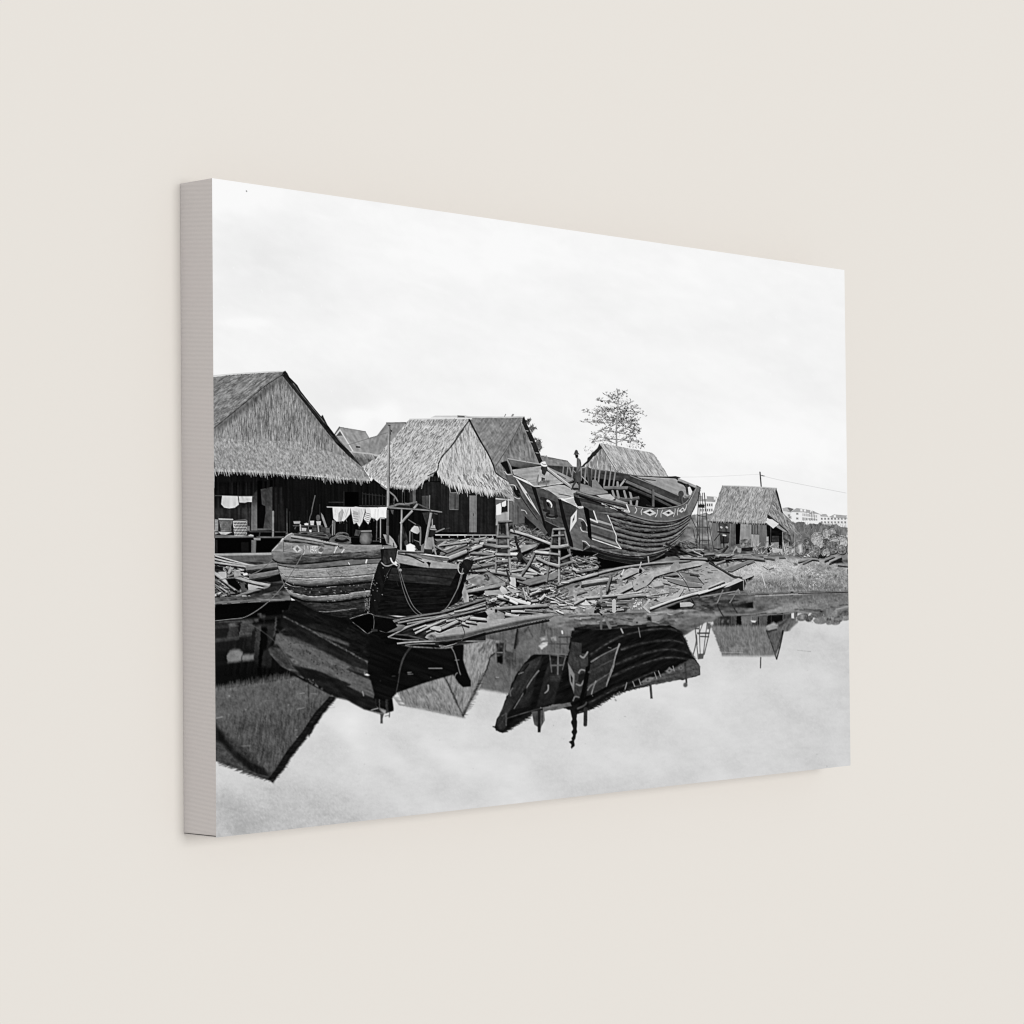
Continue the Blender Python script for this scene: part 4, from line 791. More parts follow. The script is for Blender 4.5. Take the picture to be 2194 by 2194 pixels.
# ------------------------------------------------ the cargo boat at the left
use(boat, DECKSTUFF)
for c, v in ((B(1150,872,1245,870,1240,905,1158,905), 152),(B(1300,905,1330,895,1362,902,1358,932,1306,930), 205),(B(1380,866,1436,864,1430,926,1386,926), 192),(B(1466,872,1530,870,1524,926,1476,924), 178),(B(1260,962,1330,965,1325,1018,1262,1016), 165),(B(1366,990,1402,990,1395,1045,1372,1040), 185),(B(1408,950,1470,950,1472,1012,1408,1010), 62),(B(1525,940,1590,955,1590,1020,1525,1010), 58),(B(1592,965,1652,962,1650,1065,1592,1060), 72),(B(1530,752,1562,790,1617,952,1590,962,1542,830), 125)): fill(c, v, [(10,0,9,3)])
line(B(1150,932,1545,936), 2.6, 70); line(B(1245,920,1248,1005), 3, 160); line(B(1490,930,1498,1015), 3, 150); fill(ell(*B(1490,822)[0], 4.4, 6.5), 74); line(B(1450,518,1412,680,1400,760,1375,830,1350,1010), 2, 78); line(B(1190,930,1170,975), 2, 70); line(B(1650,960,1690,905), 1.4, 60)
line(C(85,1640,78,1860), 2.6, 125); line(C(112,1640,106,1860), 2.2, 100); line(C(742,1600,740,1932), 2, 138); line(C(692,1625,685,1905), 2, 72); line(C(278,1680,275,1820), 1.4, 45); line(C(640,1918,730,1918), 2.6, 60); line(C(690,1880,800,1880), 1.6, 50)
def coil(cx, cy, rx, ry, n, v):
    for k in range(n):
        line(arc(cx + rnd(-2, 2), cy + rnd(-1, 1), rx * rnd(0.6, 1), ry * rnd(0.6, 1), rnd(0, 120), rnd(240, 420), 14), 1.7, rnd(v * 0.5, v * 1.25))
fill(B(1200,1030,1360,1020,1660,1060,1640,1130,1400,1110), 35, soft=3); coil(*B(1300,1040)[0], 14, 5, 8, 80); coil(*B(1520,1070)[0], 24, 7, 14, 85)
fill(D(30,620,60,560,200,510,300,560,480,580,460,680,340,690,180,660), 22, soft=3); coil(*D(210,560)[0], 14, 8, 9, 90); coil(*D(200,620)[0], 26, 10, 18, 105)
fill(D(400,470,478,482,442,562,380,552), 62, [(9,90,20,4)]); fill(D(330,580,470,590,470,680,340,680), 8)
use(boat, JAR)
fill(D(478,490,612,488,628,560,618,640,590,676,480,676,452,640,460,560), 92, [(9,0,14,4)], grad=D(450,580)[0] + (-34,) + D(625,580)[0] + (-30,)); fill(ell(*D(530,590)[0], 9, 11), 132, soft=9, op=0.8); line(D(478,492,612,490), 2.6, 128); line(D(482,508,612,506), 1.2, 50)
use(boat, WASHING)
line(C(8,1447,300,1455,560,1460,865,1452), 1.8, 215)
fill(C(80,1452,330,1456,326,1490,320,1545,275,1600,232,1645,190,1635,135,1650,92,1605), 232, [(10,80,14,3)]); fill(C(165,1530,215,1470,235,1520,205,1645,150,1648), 160, [(26,80,10,3)]); line(C(300,1470,262,1590), 2, 185)
fill(C(330,1456,400,1442,530,1460,530,1495,490,1650,450,1722,412,1662,372,1682,350,1570), 214, [(10,70,14,3)]); fill(C(360,1490,440,1525,445,1660,415,1655,375,1680), 178, [(20,20,9,3)]); fill(C(440,1540,500,1500,480,1640,452,1700), 205)
for k in range(4): line(C(360,1540 + k*32,430,1552 + k*32), 1.2, 120)
fill(C(530,1462,600,1460,610,1600,572,1686,510,1610,540,1520), 222)
for k in range(5): line(C(540 - k*4,1530 + k*26,598,1545 + k*28), 1.5, 95)
straws(C(90,1460,320,1465,270,1590,110,1620), 26, 82, 8, 5, 14, 165, 195, w=1.4, op=0.7); straws(C(380,1460,520,1470,460,1690,400,1640), 22, 80, 12, 5, 14, 150, 185, w=1.4, op=0.7)
fill(C(596,1460,832,1450,822,1602,740,1590,690,1640,668,1610,610,1590), 246); line(C(712,1480,705,1600), 1.3, 205); straws(C(620,1470,820,1465,810,1590,640,1590), 16, 88, 8, 5, 14, 205, 225, w=1.5, op=0.7); line(C(600,1595,680,1602), 1.6, 190); fill(C(735,1592,800,1588,800,1612,740,1610), 170)
use(boat, POLE)
plank(C(864,320,852,1000,848,1450), 5.6, 150, sh=0, round_=0); line(C(874,330,860,1440), 1.6, 80); fill(C(845,310,885,318,882,332,845,326), 60); fill(C(884,378,906,395,900,412,884,410), 42)
line(C(755,1150,830,1205), 3.4, 120); line(C(870,1240,940,1300,978,1365), 3, 105); line(C(935,1320,925,1400), 2, 85)
use(boat, SHED)
fill(D(865,190,1060,190,1430,225,1400,560,1340,770,980,770,960,700,860,560), 13, [(5,90,60,3)]); fill(D(985,560,1020,460,1060,420,1110,560,1120,650,1010,740,980,640), 38, [(22,80,10,4)]); fill(D(880,195,925,200,915,265,895,245), 70); fill(D(1320,240,1410,230,1400,400,1370,400), 48)
for c, w, v in (((1038,190,1030,470,1024,752),4,138),((1185,212,1020,388),5,146),((1442,240,1410,420,1388,545,1350,770),6,150),((840,168,920,150,1000,122,1100,130),5,100),((870,172,1050,182,1400,206,1590,232),3,110),((1130,118,1245,92),4,92),((1245,112,1440,205),3.2,66),((1255,120,1205,182),5,140),((1075,120,1140,128),6,95),((1125,335,1230,400),2.4,80),((1480,250,1530,262),3,60)): plank(D(*c), w, v, sh=0)
plank(D(845,200,842,400,840,665), 6, 70, sh=0); line(D(1455,330,1458,420), 2, 150); line(D(930,150,925,60), 2, 60)
fill(D(778,538,860,545,918,605,972,708,940,712,830,668), 152, [(12,50,14,4)]); plank(D(845,420,842,665), 6, 76, sh=0)
fill(D(1300,690,1340,690,1340,775,1300,775), 110); fill(D(1200,610,1290,640,1300,690,1340,665,1345,690,1250,700), 120, [(16,10,9,3)]); fill(D(1210,620,1280,650,1290,760,1230,720), 28)
use(people, MAN_BEND)
fill(D(1195,420,1240,392,1285,410,1298,450,1270,440,1210,430), 38); fill(D(1153,490,1175,450,1210,418,1262,430,1290,500,1250,532,1200,515), 204, [(10,60,9,4)], grad=D(1160,450)[0] + (10,) + D(1260,525)[0] + (-40,)); line(D(1148,500,1145,640), 3, 100); line(D(1288,440,1294,540,1288,655), 3.4, 112); line(D(1180,520,1185,640), 3, 50)
use(people, MAN_WHITE)
fill(D(1068,640,1095,610,1120,640,1118,690,1080,695), 62, [(16,0,6,3)]); fill(D(1095,690,1150,662,1212,690,1238,742,1215,752,1212,772,1100,768), 248); line(D(1220,720,1250,752), 2.4, 80)
use(people, MAN_HAT)
fill(D(1345,735,1458,740,1450,815,1335,800), 42); fill(D(1400,580,1470,570,1482,640,1452,745,1352,740,1378,640), 138, [(10,80,12,4)], grad=D(1360,650)[0] + (18,) + D(1470,650)[0] + (-22,)); line(D(1462,600,1482,720,1508,820), 4.2, 135, 3); fill(D(1438,478,1506,488,1490,545,1452,548,1445,580,1420,580), 32); fill(D(1422,470,1440,415,1492,410,1502,458,1518,482,1470,478), 150, [(22,0,5,3)]); line(D(1436,455,1502,462), 1.6, 60); line(D(1508,505,1620,458), 2.6, 118); line(D(1640,465,1690,450), 1.4, 60)
use(boat, TIMBER)
litter(D(1480,640,1932,640,1932,800,1560,840), 22, -22, 14, 14, 40, 2.6, 5.5, 70, 165); plank(D(1560,830,1932,668), 4.4, 110); plank(D(1480,690,1640,775), 4, 120); plank(D(1640,840,1932,720), 5, 96); plank(D(1690,860,1932,770), 7, 165); plank(D(1550,690,1932,640), 3.2, 140); plank(D(1500,550,1932,548), 1.8, 170, sh=0)
# hull
use(boat, BOAT_HULL)
HB = B(845,1290,860,1262,1010,1115,1060,1068,1130,1035,1180,1035,1700,1180,1932,1190) + D(380,680,760,680,760,740,750,870,700,960,640,1120,600,1300,580,1480,575,1625,320,1700) + K(1932,1000,1500,910,1110,700,1020,545,950,345,915,200,850,120)
fill(HB, 84, [(12,-2,30,4)])
fill(B(860,1280,1010,1118,1060,1068,1150,1040,1400,1100,1750,1190,1932,1195) + D(380,685,760,685,770,742,400,785,0,802) + B(1250,1325,1000,1292), 126, [(14,4,22,4),(12,0,7,3)]); line(B(860,1275,1010,1118,1070,1062,1130,1038), 2, 172); line(B(1015,1130,1015,1290), 1.4, 70); line(B(1010,1290,1250,1322), 1.6, 70)
plank(B(1160,1052,1400,1070,1640,1105), 3.4, 70, sh=0.5); plank(B(1120,1078,1400,1125,1760,1195), 4.6, 150); plank(B(1020,1118,1300,1148,1560,1190), 4.4, 112); line(B(1030,1155,1300,1180), 2.2, 50)
def strake(top, bot, v, tex, gt=0, gb=0):
    band(top, bot, v, tex, ((0, gt * 0.7), (0.2, gt), (0.55, 0), (0.85, gb), (1, gb * 1.3)))
strake(B(848,1290,1000,1290,1250,1325,1500,1322,1932,1298) + D(400,782,770,742), B(862,1395,930,1440,1100,1462,1400,1452,1932,1392) + D(400,880,750,865), 82, [(18,-2,26,3),(10,0,7,2.4)], 22, -34)
fill(B(850,1292,1000,1295,1050,1420,930,1436,868,1392), 112, [(14,80,14,4)], op=0.7, soft=5)
straws(B(1100,1340,1932,1320,1932,1400,1100,1430), 110, -2, 6, 8, 26, 25, 60, w=1.5, op=0.7); straws(D(0,810,740,760,740,850,0,910), 90, -6, 6, 8, 26, 25, 60, w=1.5, op=0.7)
strake(K(920,205,1100,235,1500,238,1932,195) + D(400,890,745,862), K(940,250,1150,288,1500,290,1932,257) + D(400,955,725,932), 92, [(12,-2,14,3)])
strake(K(930,255,1150,292,1500,294,1932,260) + D(400,960,722,935), K(965,345,1040,412,1300,432,1932,406) + D(300,1120,660,1080), 142, [(9,-2,24,3),(8,-2,7,2.4)])
strake(K(950,345,1040,412,1300,436,1932,408) + D(300,1122,655,1085), K(1010,470,1130,530,1400,560,1932,516) + D(300,1228,612,1198), 104, [(14,-2,14,3)], 34, -70)
strake(K(1010,475,1130,535,1400,560,1932,520) + D(300,1232,612,1200), K(1035,560,1150,632,1400,682,1932,646) + D(300,1340,602,1300), 40, [(12,-4,10,3),(9,0,4,3)])
strake(K(1020,548,1150,634,1400,684,1932,648) + D(300,1345,602,1305), K(1110,692,1300,752,1600,772,1932,745) + D(300,1452,592,1400), 88, [(18,-2,12,3)], 34, -62)
strake(K(1110,695,1300,755,1600,775,1932,748) + D(300,1455,592,1402), K(1112,705,1300,810,1500,912,1932,1005) + D(320,1700,576,1625), 36, [(12,-4,16,3),(9,0,5,3)], 8, -10)
for c, v in (((930,255,1150,290,1500,293,1932,258),36),((1010,472,1130,533,1400,561,1932,518),25)): line(K(*c), 1.5, v)
line(K(965,345,1035,408), 1.6, 210); line(K(1500,890,1640,900,1932,865), 1.1, 120); line(D(0,982,720,932), 1.3, 40); line(K(1040,500,1130,540,1290,555), 1.2, 190); line(K(1640,556,1740,546), 1.4, 190); line(D(0,1268,130,1255), 1.6, 175); line(D(0,1258,300,1230,612,1198), 2, 22); line(D(0,1605,400,1558), 1.2, 110)
specks(K(1000,280,1932,260,1932,400,1100,420), 30, 0.9, 1.7, 40, 75, op=0.7); specks(D(0,980,700,940,650,1080,0,1130), 24, 0.9, 1.7, 40, 75, op=0.7); specks(K(1000,420,1932,420,1932,760,1200,700), 34, 0.9, 1.7, 130, 205, op=0.6); specks(D(0,1130,620,1100,590,1480,0,1480), 34, 0.9, 1.7, 130, 205, op=0.6)
straws(D(510,1340,600,1320,575,1620,520,1600), 50, 90, 60, 3, 7, 120, 180, w=1.6, op=0.6); line(D(552,885,540,930), 3, 215); line(D(300,930,312,950), 2, 200)
for pl, n, d0, d1 in ((K(960,300,1932,270,1932,400,1100,420), 110, 70, 110),(D(0,990,700,945,650,1075,0,1125), 90, 70, 110),(K(1000,420,1932,420,1932,520,1150,540), 90, 35, 80),(D(0,1140,640,1095,610,1195,0,1250), 80, 35, 80),(K(1060,560,1932,530,1932,640,1200,660), 80, 15, 62),(K(1100,650,1932,660,1932,740,1250,750), 90, 40, 140),(D(0,1380,600,1310,590,1400,0,1475), 80, 40, 140),(K(1250,770,1932,760,1932,980,1500,890), 110, 15, 62),(D(0,1490,590,1410,575,1620,0,1640), 100, 15, 68),(B(1030,1120,1900,1210,1900,1290,1030,1290), 90, 70, 175),(D(0,690,760,690,740,740,0,800), 70, 70, 175)):
    straws(pl, n, -2, 9, 3, 16, d0, d1, w=1.4, op=0.5)
straws(K(960,300,1932,270,1932,400,1100,420), 50, -2, 8, 3, 10, 165, 190, w=1.4, op=0.5); straws(D(0,1400,600,1320,590,1400,0,1470), 50, -4, 12, 2, 8, 120, 170, w=1.4, op=0.5)
for c, w, v in (((862,1395,930,1440,1100,1462,1400,1452,1932,1392), 2.6, 24),):
    line(B(*c) + D(400,880,750,865), w, v)
for c, dd, w, v in (((940,252,1150,290,1500,292,1932,258),(400,957,725,933),1.6,38),((965,345,1040,412,1300,430,1932,404),(300,1118,660,1078),1.5,45),((1010,470,1130,532,1400,562,1932,518),(300,1230,612,1199),3.0,16),((1035,556,1150,628,1400,679,1932,643),(300,1337,602,1298),2.0,20),((1110,692,1300,754,1600,774,1932,747),(300,1454,592,1401),3.0,14)):
    line(K(*c) + D(*dd), w, v)
for x, y in walk(K(965,348,1040,416,1300,436,1932,409) + D(300,1123,655,1086), 2.2):
    if rnd() < 0.6: line([(x, y + 1.5), (x + rnd(2, 6), y + 1.5 + rnd(-.6, .4))], rnd(0.9, 1.8), rnd(150, 215), op=0.8)
for x, y in walk(K(1030,556,1150,636,1400,687,1932,650) + D(300,1347,598,1307), 2.2):
    if rnd() < 0.6: line([(x, y + 1.2), (x + rnd(2, 6), y + 1.2 + rnd(-.6, .6))], rnd(0.9, 1.8), rnd(140, 205), op=0.8)
straws(D(660,1000,1600,1050,1500,1600,660,1600), 160, -3, 10, 4, 20, 8, 55, w=1.4, op=0.5)
# painted marks and the number board
fill(B(1138,1252,1170,1212,1205,1200,1240,1230,1272,1262,1215,1300,1190,1302), 182, [(24,20,9,4)]); fill(B(1200,1222,1232,1258,1205,1290,1175,1256), 98); fill(B(1485,1290,1530,1300,1556,1292,1532,1318,1505,1310), 200); fill(B(1488,1262,1525,1226,1572,1265,1532,1302), 84); line(B(1488,1262,1525,1226), 1.5, 165)
fill(B(1388,1214,1482,1212,1476,1298,1384,1300), 222)
for r in range(4):
    for k in range(4): line(B(1398 + k*22 + rnd(-3,3), 1226 + r*20 + rnd(-3,3), 1406 + k*22 + rnd(-5,5), 1230 + r*20 + rnd(-5,5)), 1.4, 70)
line(B(1755,1218,1712,1304), 2, 205); line(B(1735,1222,1722,1262), 1.4, 190); line(B(1848,1262,1818,1302), 2.2, 215); fill(B(1775,1225,1830,1222,1826,1250,1790,1256), 70); line(B(1345,1215,1352,1250), 1.8, 175); line(B(1120,1215,1118,1250), 1.2, 150)
line(B(1300,1208,1300,1300,1280,1330), 2.2, 165)
# bow
use(boat, BOAT_BOW)
fill(D(830,1090,900,960,1000,935,1400,1002,1820,1015,1890,885,1935,880) + F(230,905,190,1000,130,1085,100,1260,60,1400,0,1480) + D(1560,1610,1100,1670,640,1640,690,1500), 17, [(6,-6,30,4),(5,0,7,3)])
fill(D(900,1000,1400,1010,1810,1030,1700,1245,1060,1195,840,1165), 40, [(8,4,40,4),(5,0,9,3)]); line(D(860,1080,1300,1100,1760,1160), 1.4, 22); line(D(640,1650,900,1690), 3, 38)
for y in (1330, 1420, 1500): line(D(800,y-40,1200,y,1650,y-20), 1.2, 30)
fill(D(940,775,1000,800,1340,870,1480,902,1720,940,1825,955,1822,1015,1600,1010,1400,1000,1200,970,1000,935,960,880), 150, [(12,7,24,4),(12,0,7,3)]); fill(D(975,758,1340,772,1480,830,1720,858,1722,940,1480,902,1340,870,1000,802), 108, [(16,8,20,4)])
plank(D(1240,795,1480,832,1730,862), 3, 196, sh=0.5); plank(D(980,785,1160,822,1330,905), 4, 158); plank(D(1080,790,1300,860), 3, 128); plank(D(980,765,1340,778), 3.6, 120); fill(D(1490,860,1720,870,1725,930,1500,898), 86, [(22,4,14,3)]); fill(D(1600,905,1660,905,1660,930,1610,922), 165)
plank(D(1690,870,1932,775), 9, 150); fill(D(1372,922,1400,914,1438,930,1425,960,1412,1002,1400,960), 16); line(D(1005,935,1400,1002,1820,1015), 1.4, 60)
fill(F(85,885,130,878,228,902,190,1005,130,1085,20,1075,30,980), 26, [(6,60,20,4)]); fill(F(60,1100,110,1250,155,1400,155,1470,90,1480,60,1340), 150, [(24,80,14,5)]); fill(F(55,1090,100,1090,90,1250,50,1370,0,1470,0,1400), 12)
line(F(75,1010,50,1100,0,1290), 1.6, 120); line(F(95,1155,145,1190), 2, 20)
fill(D(740,742,800,728,972,722,976,760,950,900,900,970,830,1090,760,1320,690,1625,580,1622,600,1300,645,1130,700,960,750,870), 20, [(6,75,20,4)]); fill(D(790,750,960,735,940,880,880,930,800,955,770,900), 40, [(10,80,16,4)]); fill(D(760,690,930,690,960,722,800,730), 122, [(10,0,9,3)]); line(D(920,660,925,710), 2.6, 60)
line(D(755,930,800,968,855,972,915,945), 2.4, 130); line(D(882,868,905,920,965,965), 3, 205); line(D(960,900,1000,960,985,1010), 3.2, 120); fill(ell(*D(1012,1030)[0], 3.4, 3), 150); line(D(960,870,995,905,985,940), 2.2, 130)
line(D(975,985,1010,1120,1050,1290,1120,1480,1200,1600,1285,1665), 1.5, 84); line(D(1010,1040,1060,1210,1120,1380,1200,1540,1325,1655), 1.5, 92); line(D(960,1090,965,1180,985,1250), 1.2, 40)
line(D(1875,1050,1840,1200,1740,1410,1660,1540,1585,1610), 1.6, 105); line(arc(*D(1862,1000)[0], 8, 13, 60, 240), 1.8, 165)
specks(D(620,1000,850,1000,800,1600,600,1600), 16, 1.2, 2.2, 60, 130)
# dark gap under the hull with its bright foam line
fill(M(85,298,320,212,385,238,405,432,300,492,100,335), 5); line(M(60,285,200,240,320,212,380,232), 1.2, 100, jit=60); line(M(100,335,200,410,300,490,355,465), 1.1, 78, jit=50); line(M(385,240,392,330,385,430), 1.2, 80); line(M(380,240,700,290), 2.6, 48); fill(M(355,425,440,430,440,462,350,462), 40)
fill(M(450,290,640,300,720,400,560,480,440,440), 10)
line(K(1292,40,1285,80,1180,270,1080,430,1010,530,880,680,700,840,480,970,280,1000,60,1022), 1.9, 96, 1.5)

# ------------------------------------------------ the raft of poles in front
use(front, RAFT)
fill(M(385,235,700,270,1000,235,1350,185,1420,640,1290,690,700,650,560,640,395,465), 11, [(5,-14,20,4)], soft=3)
fill(M(640,320,1350,190,1932,10,1932,590,1380,680,1080,620,900,560,760,480), 30, [(22,-14,20,4)], soft=4)
litter(M(900,330,1500,240,1932,130,1932,330,1500,400,1250,420), 46, -17, 7, 20, 60, 2, 4.6, 60, 165)
for c, w, v, w1 in (((640,330,760,295,1100,235,1350,192,1620,110,1932,12),3.6,104,3),((720,345,1000,290,1300,250,1600,170,1932,60),3.6,126,3),((850,355,1300,270,1932,112),3.4,118,3),((720,435,1040,345,1300,275,1700,190),3.6,152,3),((585,542,760,452,880,392,1100,315,1400,240,1700,170),3,140,2.6),((935,440,1110,375),3.4,158,3),((960,488,1130,405,1300,330,1500,250,1932,142),4.4,156,3.4),((1250,270,1600,190,1932,95),3,150,2.6),((1100,320,1500,240,1932,150),2.8,110,2.6),((1390,322,1600,282,1720,255),4.6,150,4),((1500,190,1700,150,1932,85),3,165,2)): plank(M(*c), w, v, w1=w1)
fill(M(465,455,560,420,650,375,720,365,800,372,830,385,760,450,560,482), 112, [(12,-14,16,4)], grad=M(600,390)[0] + (16,) + M(620,480)[0] + (-40,)); fill(M(630,325,680,292,760,285,740,320,660,340), 100)
plank(M(590,545,800,575,1010,582), 2.4, 100, sh=0); plank(M(680,505,860,520,1120,590), 4, 60, sh=0); plank(M(710,630,900,612,1290,590), 3.6, 140); plank(M(825,655,1000,635,1290,632), 3, 90, sh=0); plank(M(1290,662,1380,668,1500,635,1600,600,1932,598), 2.4, 122, sh=0); fill(M(1300,625,1560,590,1500,630,1380,660), 8); fill(M(1380,600,1440,600,1400,610), 120)
for c, w, v in (((110,1705,280,1700,450,1725),7.5,166),((660,1640,840,1682),8,176),((480,1572,800,1545,1240,1518),6.5,142),((745,1602,960,1605,1170,1632),5,165),((930,1580,1170,1600),3.4,120),((0,1760,90,1720,170,1668),4.5,140),((60,1760,140,1800),6,150),((20,1700,70,1720),5,160)): plank(F(*c), w, v)
fill(F(180,1640,400,1600,420,1700,250,1680), 15, soft=3); fill(F(395,1705,440,1620,500,1575,560,1590,640,1630,655,1690,480,1735), 138, [(14,40,10,4),(10,0,4,3)], grad=F(420,1660)[0] + (16,) + F(640,1690)[0] + (-14,)); fill(ell(*F(530,1595)[0], 3, 4), 18)
fill(F(380,1600,440,1570,520,1600,420,1650), 165, soft=2)
LOG = M(1095,545,1120,510,1172,482,1235,468,1300,490,1420,440,1540,398,1600,390,1640,400) + F(60,1800,400,1730,850,1668,1000,1650,1180,1632,1335,1652,1255,1702,1000,1752,800,1800,400,1880) + M(1932,470,1620,562,1400,590,1250,606,1160,580)
line([(x, y + 4) for x, y in M(1250,606,1400,592,1620,562,1932,472) + F(800,1802,1000,1755,1255,1704)], 5, 16, op=0.8); fill(LOG, 152, [(10,-9,40,4),(8,0,7,3)]); fill(M(1130,560,1300,538,1600,500,1932,420) + F(300,1860,800,1740,1100,1690,1320,1662,1250,1704,1000,1755,800,1802,400,1882) + M(1932,472,1620,564,1400,592,1250,608), 68, [(9,-9,30,4)], soft=5); fill(M(1130,530,1190,500,1240,520,1240,590,1170,580), 92, [(34,30,5,3)], soft=3)
line(M(1235,468,1300,490,1420,440,1540,398), 1.4, 180); fill(M(1165,412,1230,385,1318,402,1322,440,1300,462,1170,430), 176, [(10,10,9,3)]); fill(M(1170,430,1302,460,1300,470,1180,445), 40); plank(M(1330,420,1450,365,1560,315), 7, 170); plank(M(1610,345,1690,375), 6, 160); plank(M(1720,280,1932,300), 6, 165); plank(M(1660,325,1800,345), 5, 150)
line(M(1320,208,1440,228,1520,285,1580,340,1640,470,1625,540,1600,590), 1.8, 60)

# ------------------------------------------------ mirror images
#mirror(far, [(J(200,605)[0], (1535, 1383)), ((1628, 1010), (1629, 1434.7)), ((1818, 1100), (1822, 1345))], water, 0.95, 0, [(1500, 1262), (1830, 1262), (1830, 1440), (1500, 1440)], kind='affine')
mirror(bank, [((1709, 1201), (1709, 1312)), ((1773, 1139), (1782, 1332)), ((1620, 1273), (1620, 1273)), ((1818, 1268), (1818, 1268)), ((1545, 1220), (1545, 1312))], water, 0.72, 8, [(1180, 1262), (1830, 1262), (1830, 1360), (1180, 1360)])
mirror(hut3, [((1547.8, 1039.4), (1546, 1397)), ((1663, 1044.6), (1663.4, 1413)), ((1518.8, 1114.6), (1523.6, 1345)), ((1640, 1119), (1639.4, 1341.5)), (J(1040, 815)[0], Q(885, 1105)[0])], water, 0.68, 6, Q(-200,880,470,900,1100,830,1100,1100,900,1110,800,1520,-200,1450), blur=3)
use(water, WATER)
fill(N(-300,260,0,230,420,150,800,60,1320,60,1320,420,900,480,800,600,-200,480), 84, [(14,90,26,3),(16,20,40,14),(10,70,10,4)])
mirror(back, [((1122, 893), (1112, 1490)), ((1010, 892), (1035, 1475)), ((1061, 1003), (1052, 1390)), ((1090, 1060), (1080, 1340))], water, 0.70, 6, N(-100,200,700,200,700,1150,-100,1150), blur=3)
mirror(hut2, [((1005.6, 898.8), (991.5, 1533)), ((878.6, 896.5), (868, 1512)), ((1061, 1003), (1049, 1415)), ((1090, 1062), (1080, 1350))], water, 0.72, 6, M(500,650,1932,560,2200,600,2200,1100,1932,1300,1700,1760,500,1700), blur=1)
mirror(house1, [((612, 796), (579, 1674)), ((740, 968), (714, 1494)), ((460, 1009), (462, 1468)), ((458, 918), (461, 1570))], water, 0.53, 4, [(455, 1300), (760, 1300), (730, 1520), (585, 1680), (577, 1673), (520, 1652), (455, 1628)], blur=3, ripple=1.3)
mirror(ship_house, [((1287, 948), (1290, 1600)), ((1400, 970), (1400, 1600)), ((1300, 1010), (1300, 1540))], water, 0.7, 6, [(1285, 1400), (1286, 1400), (1286, 1401)])
use(water, WATER)
fill(Y7(420,470,760,375,970,375,950,585,700,570,600,650,520,800,430,640), 82, [(16,90,30,3),(16,30,40,14),(8,70,9,4)], soft=4); fill(Y7(560,390,640,370,560,470,545,520,520,480), 30, [(20,60,14,5)], soft=4, warp=3, op=0.8); fill(Y7(440,480,530,440,520,560,450,620), 52, [(24,80,14,5)], soft=5, warp=3, op=0.8)
fill(Y7(385,1110,400,1055,430,1005,455,930,495,850,512,790,560,700,600,640,650,580,700,562,940,572,962,378,1100,372,1300,360,1500,350,1700,345,1775,385,1822,460,1852,540,1895,600,1930,655,1928,722,1840,748,1780,762,1640,778,1560,798,1400,835,1290,875,1150,962,1010,1015,960,985,850,962,740,985,660,1020,550,1090,450,1155,395,1145), 17, [(7,-25,40,5),(5,-25,10,3)], warp=1.6)
fill(Y7(392,1130,402,1060,520,800,600,645,740,572,720,650,600,850,485,1010,472,1110,440,1150), 40, [(9,-60,20,4)], soft=3)
for c in ((530,980,610,820,660,740,735,600,760,590,700,720,650,960), (700,960,760,720,800,600,925,585,870,790,830,935)): fill(Y7(*c), 31, [(7,-60,20,4)], soft=4)
line(Y7(715,690,660,760,600,860,530,975), 3.4, 100, 1.6, jit=20); fill(Y7(600,840,625,815,620,860,600,880), 18); line(Y7(788,800,786,835,762,858), 3.6, 130, 2, curve=True); line(Y7(520,820,500,850,505,880), 3, 80); line(Y7(560,720,590,705,640,640), 3, 20); line(Y7(565,715,600,700), 2.4, 95)
line(Y7(440,1030,470,1010,470,1100), 2.6, 72)
fill(Y7(935,625,965,470,1040,480,1040,560,1088,560,1088,650,1078,720,1050,820,1020,900,985,890,985,860,945,760), 50, [(7,80,16,4)], soft=2)
fill(Y7(936,628,986,715,982,862,952,775), 122, soft=2); fill(Y7(956,715,972,745,970,790,960,770), 14)
line(Y7(1030,578,1055,590,1085,548), 3.4, 130, curve=True); line(Y7(1018,705,1035,682,1068,690,1068,705), 3.4, 125, curve=True); line(Y7(1000,790,1035,798,1062,748), 3.4, 120, curve=True); line(Y7(975,915,990,885,1020,890), 3, 96, curve=True); fill(Y7(1020,720,1060,705,1060,750,1030,780,1010,770), 26, soft=2)
fill(Y7(1072,660,1110,640,1080,780,1040,950,1020,960), 10, soft=2)
fill(Y7(1105,640,1330,490,1280,650,1225,810,1110,872,1075,880), 44, [(9,-28,24,4)], soft=2)
for c, w, v in (((1112,622,1200,568,1320,508),4,100),((1095,700,1180,655,1290,598),5,58),((1090,812,1180,752,1275,690),4.4,74),((1085,835,1110,800,1140,790),3,96)): line(Y7(*c), w, v, 2, jit=12)
line(Y7(1327,488,1300,560,1275,650,1250,720,1225,806), 2.6, 118, jit=30); line(Y7(1146,768,1130,810,1114,865), 2.6, 118, jit=20)
for c in ((1110,565,1300,445,1500,388,1680,372,1770,392),(1340,530,1500,482,1700,458,1825,488),(1300,640,1500,562,1700,528,1858,560),(1260,735,1450,652,1680,590,1885,608),(1100,930,1250,850,1420,770,1600,690)):
    line(Y7(*c), 8, 34, 6, jit=14, op=0.7); line(Y7(*c), 3.4, 54, 2, jit=26, op=0.8)
fill(Y7(1370,842,1500,778,1700,690,1852,600,1895,612,1930,660,1928,720,1835,748,1560,796), 64, [(10,-12,20,4),(8,0,5,2)], soft=3, warp=1.5)
for c in ((1478,778,1525,745,1592,735,1552,776),(1668,692,1700,664,1732,684,1700,708),(1764,668,1788,650,1806,668,1786,688)): fill(Y7(*c), 112, [(14,0,5,2)], soft=3, warp=1.5); cx = sum(c[0::2]) / 4; cy = sum(c[1::2]) / 4; fill(Y7(cx-10,cy,cx,cy-9,cx+12,cy,cx,cy+9), 52, soft=2)
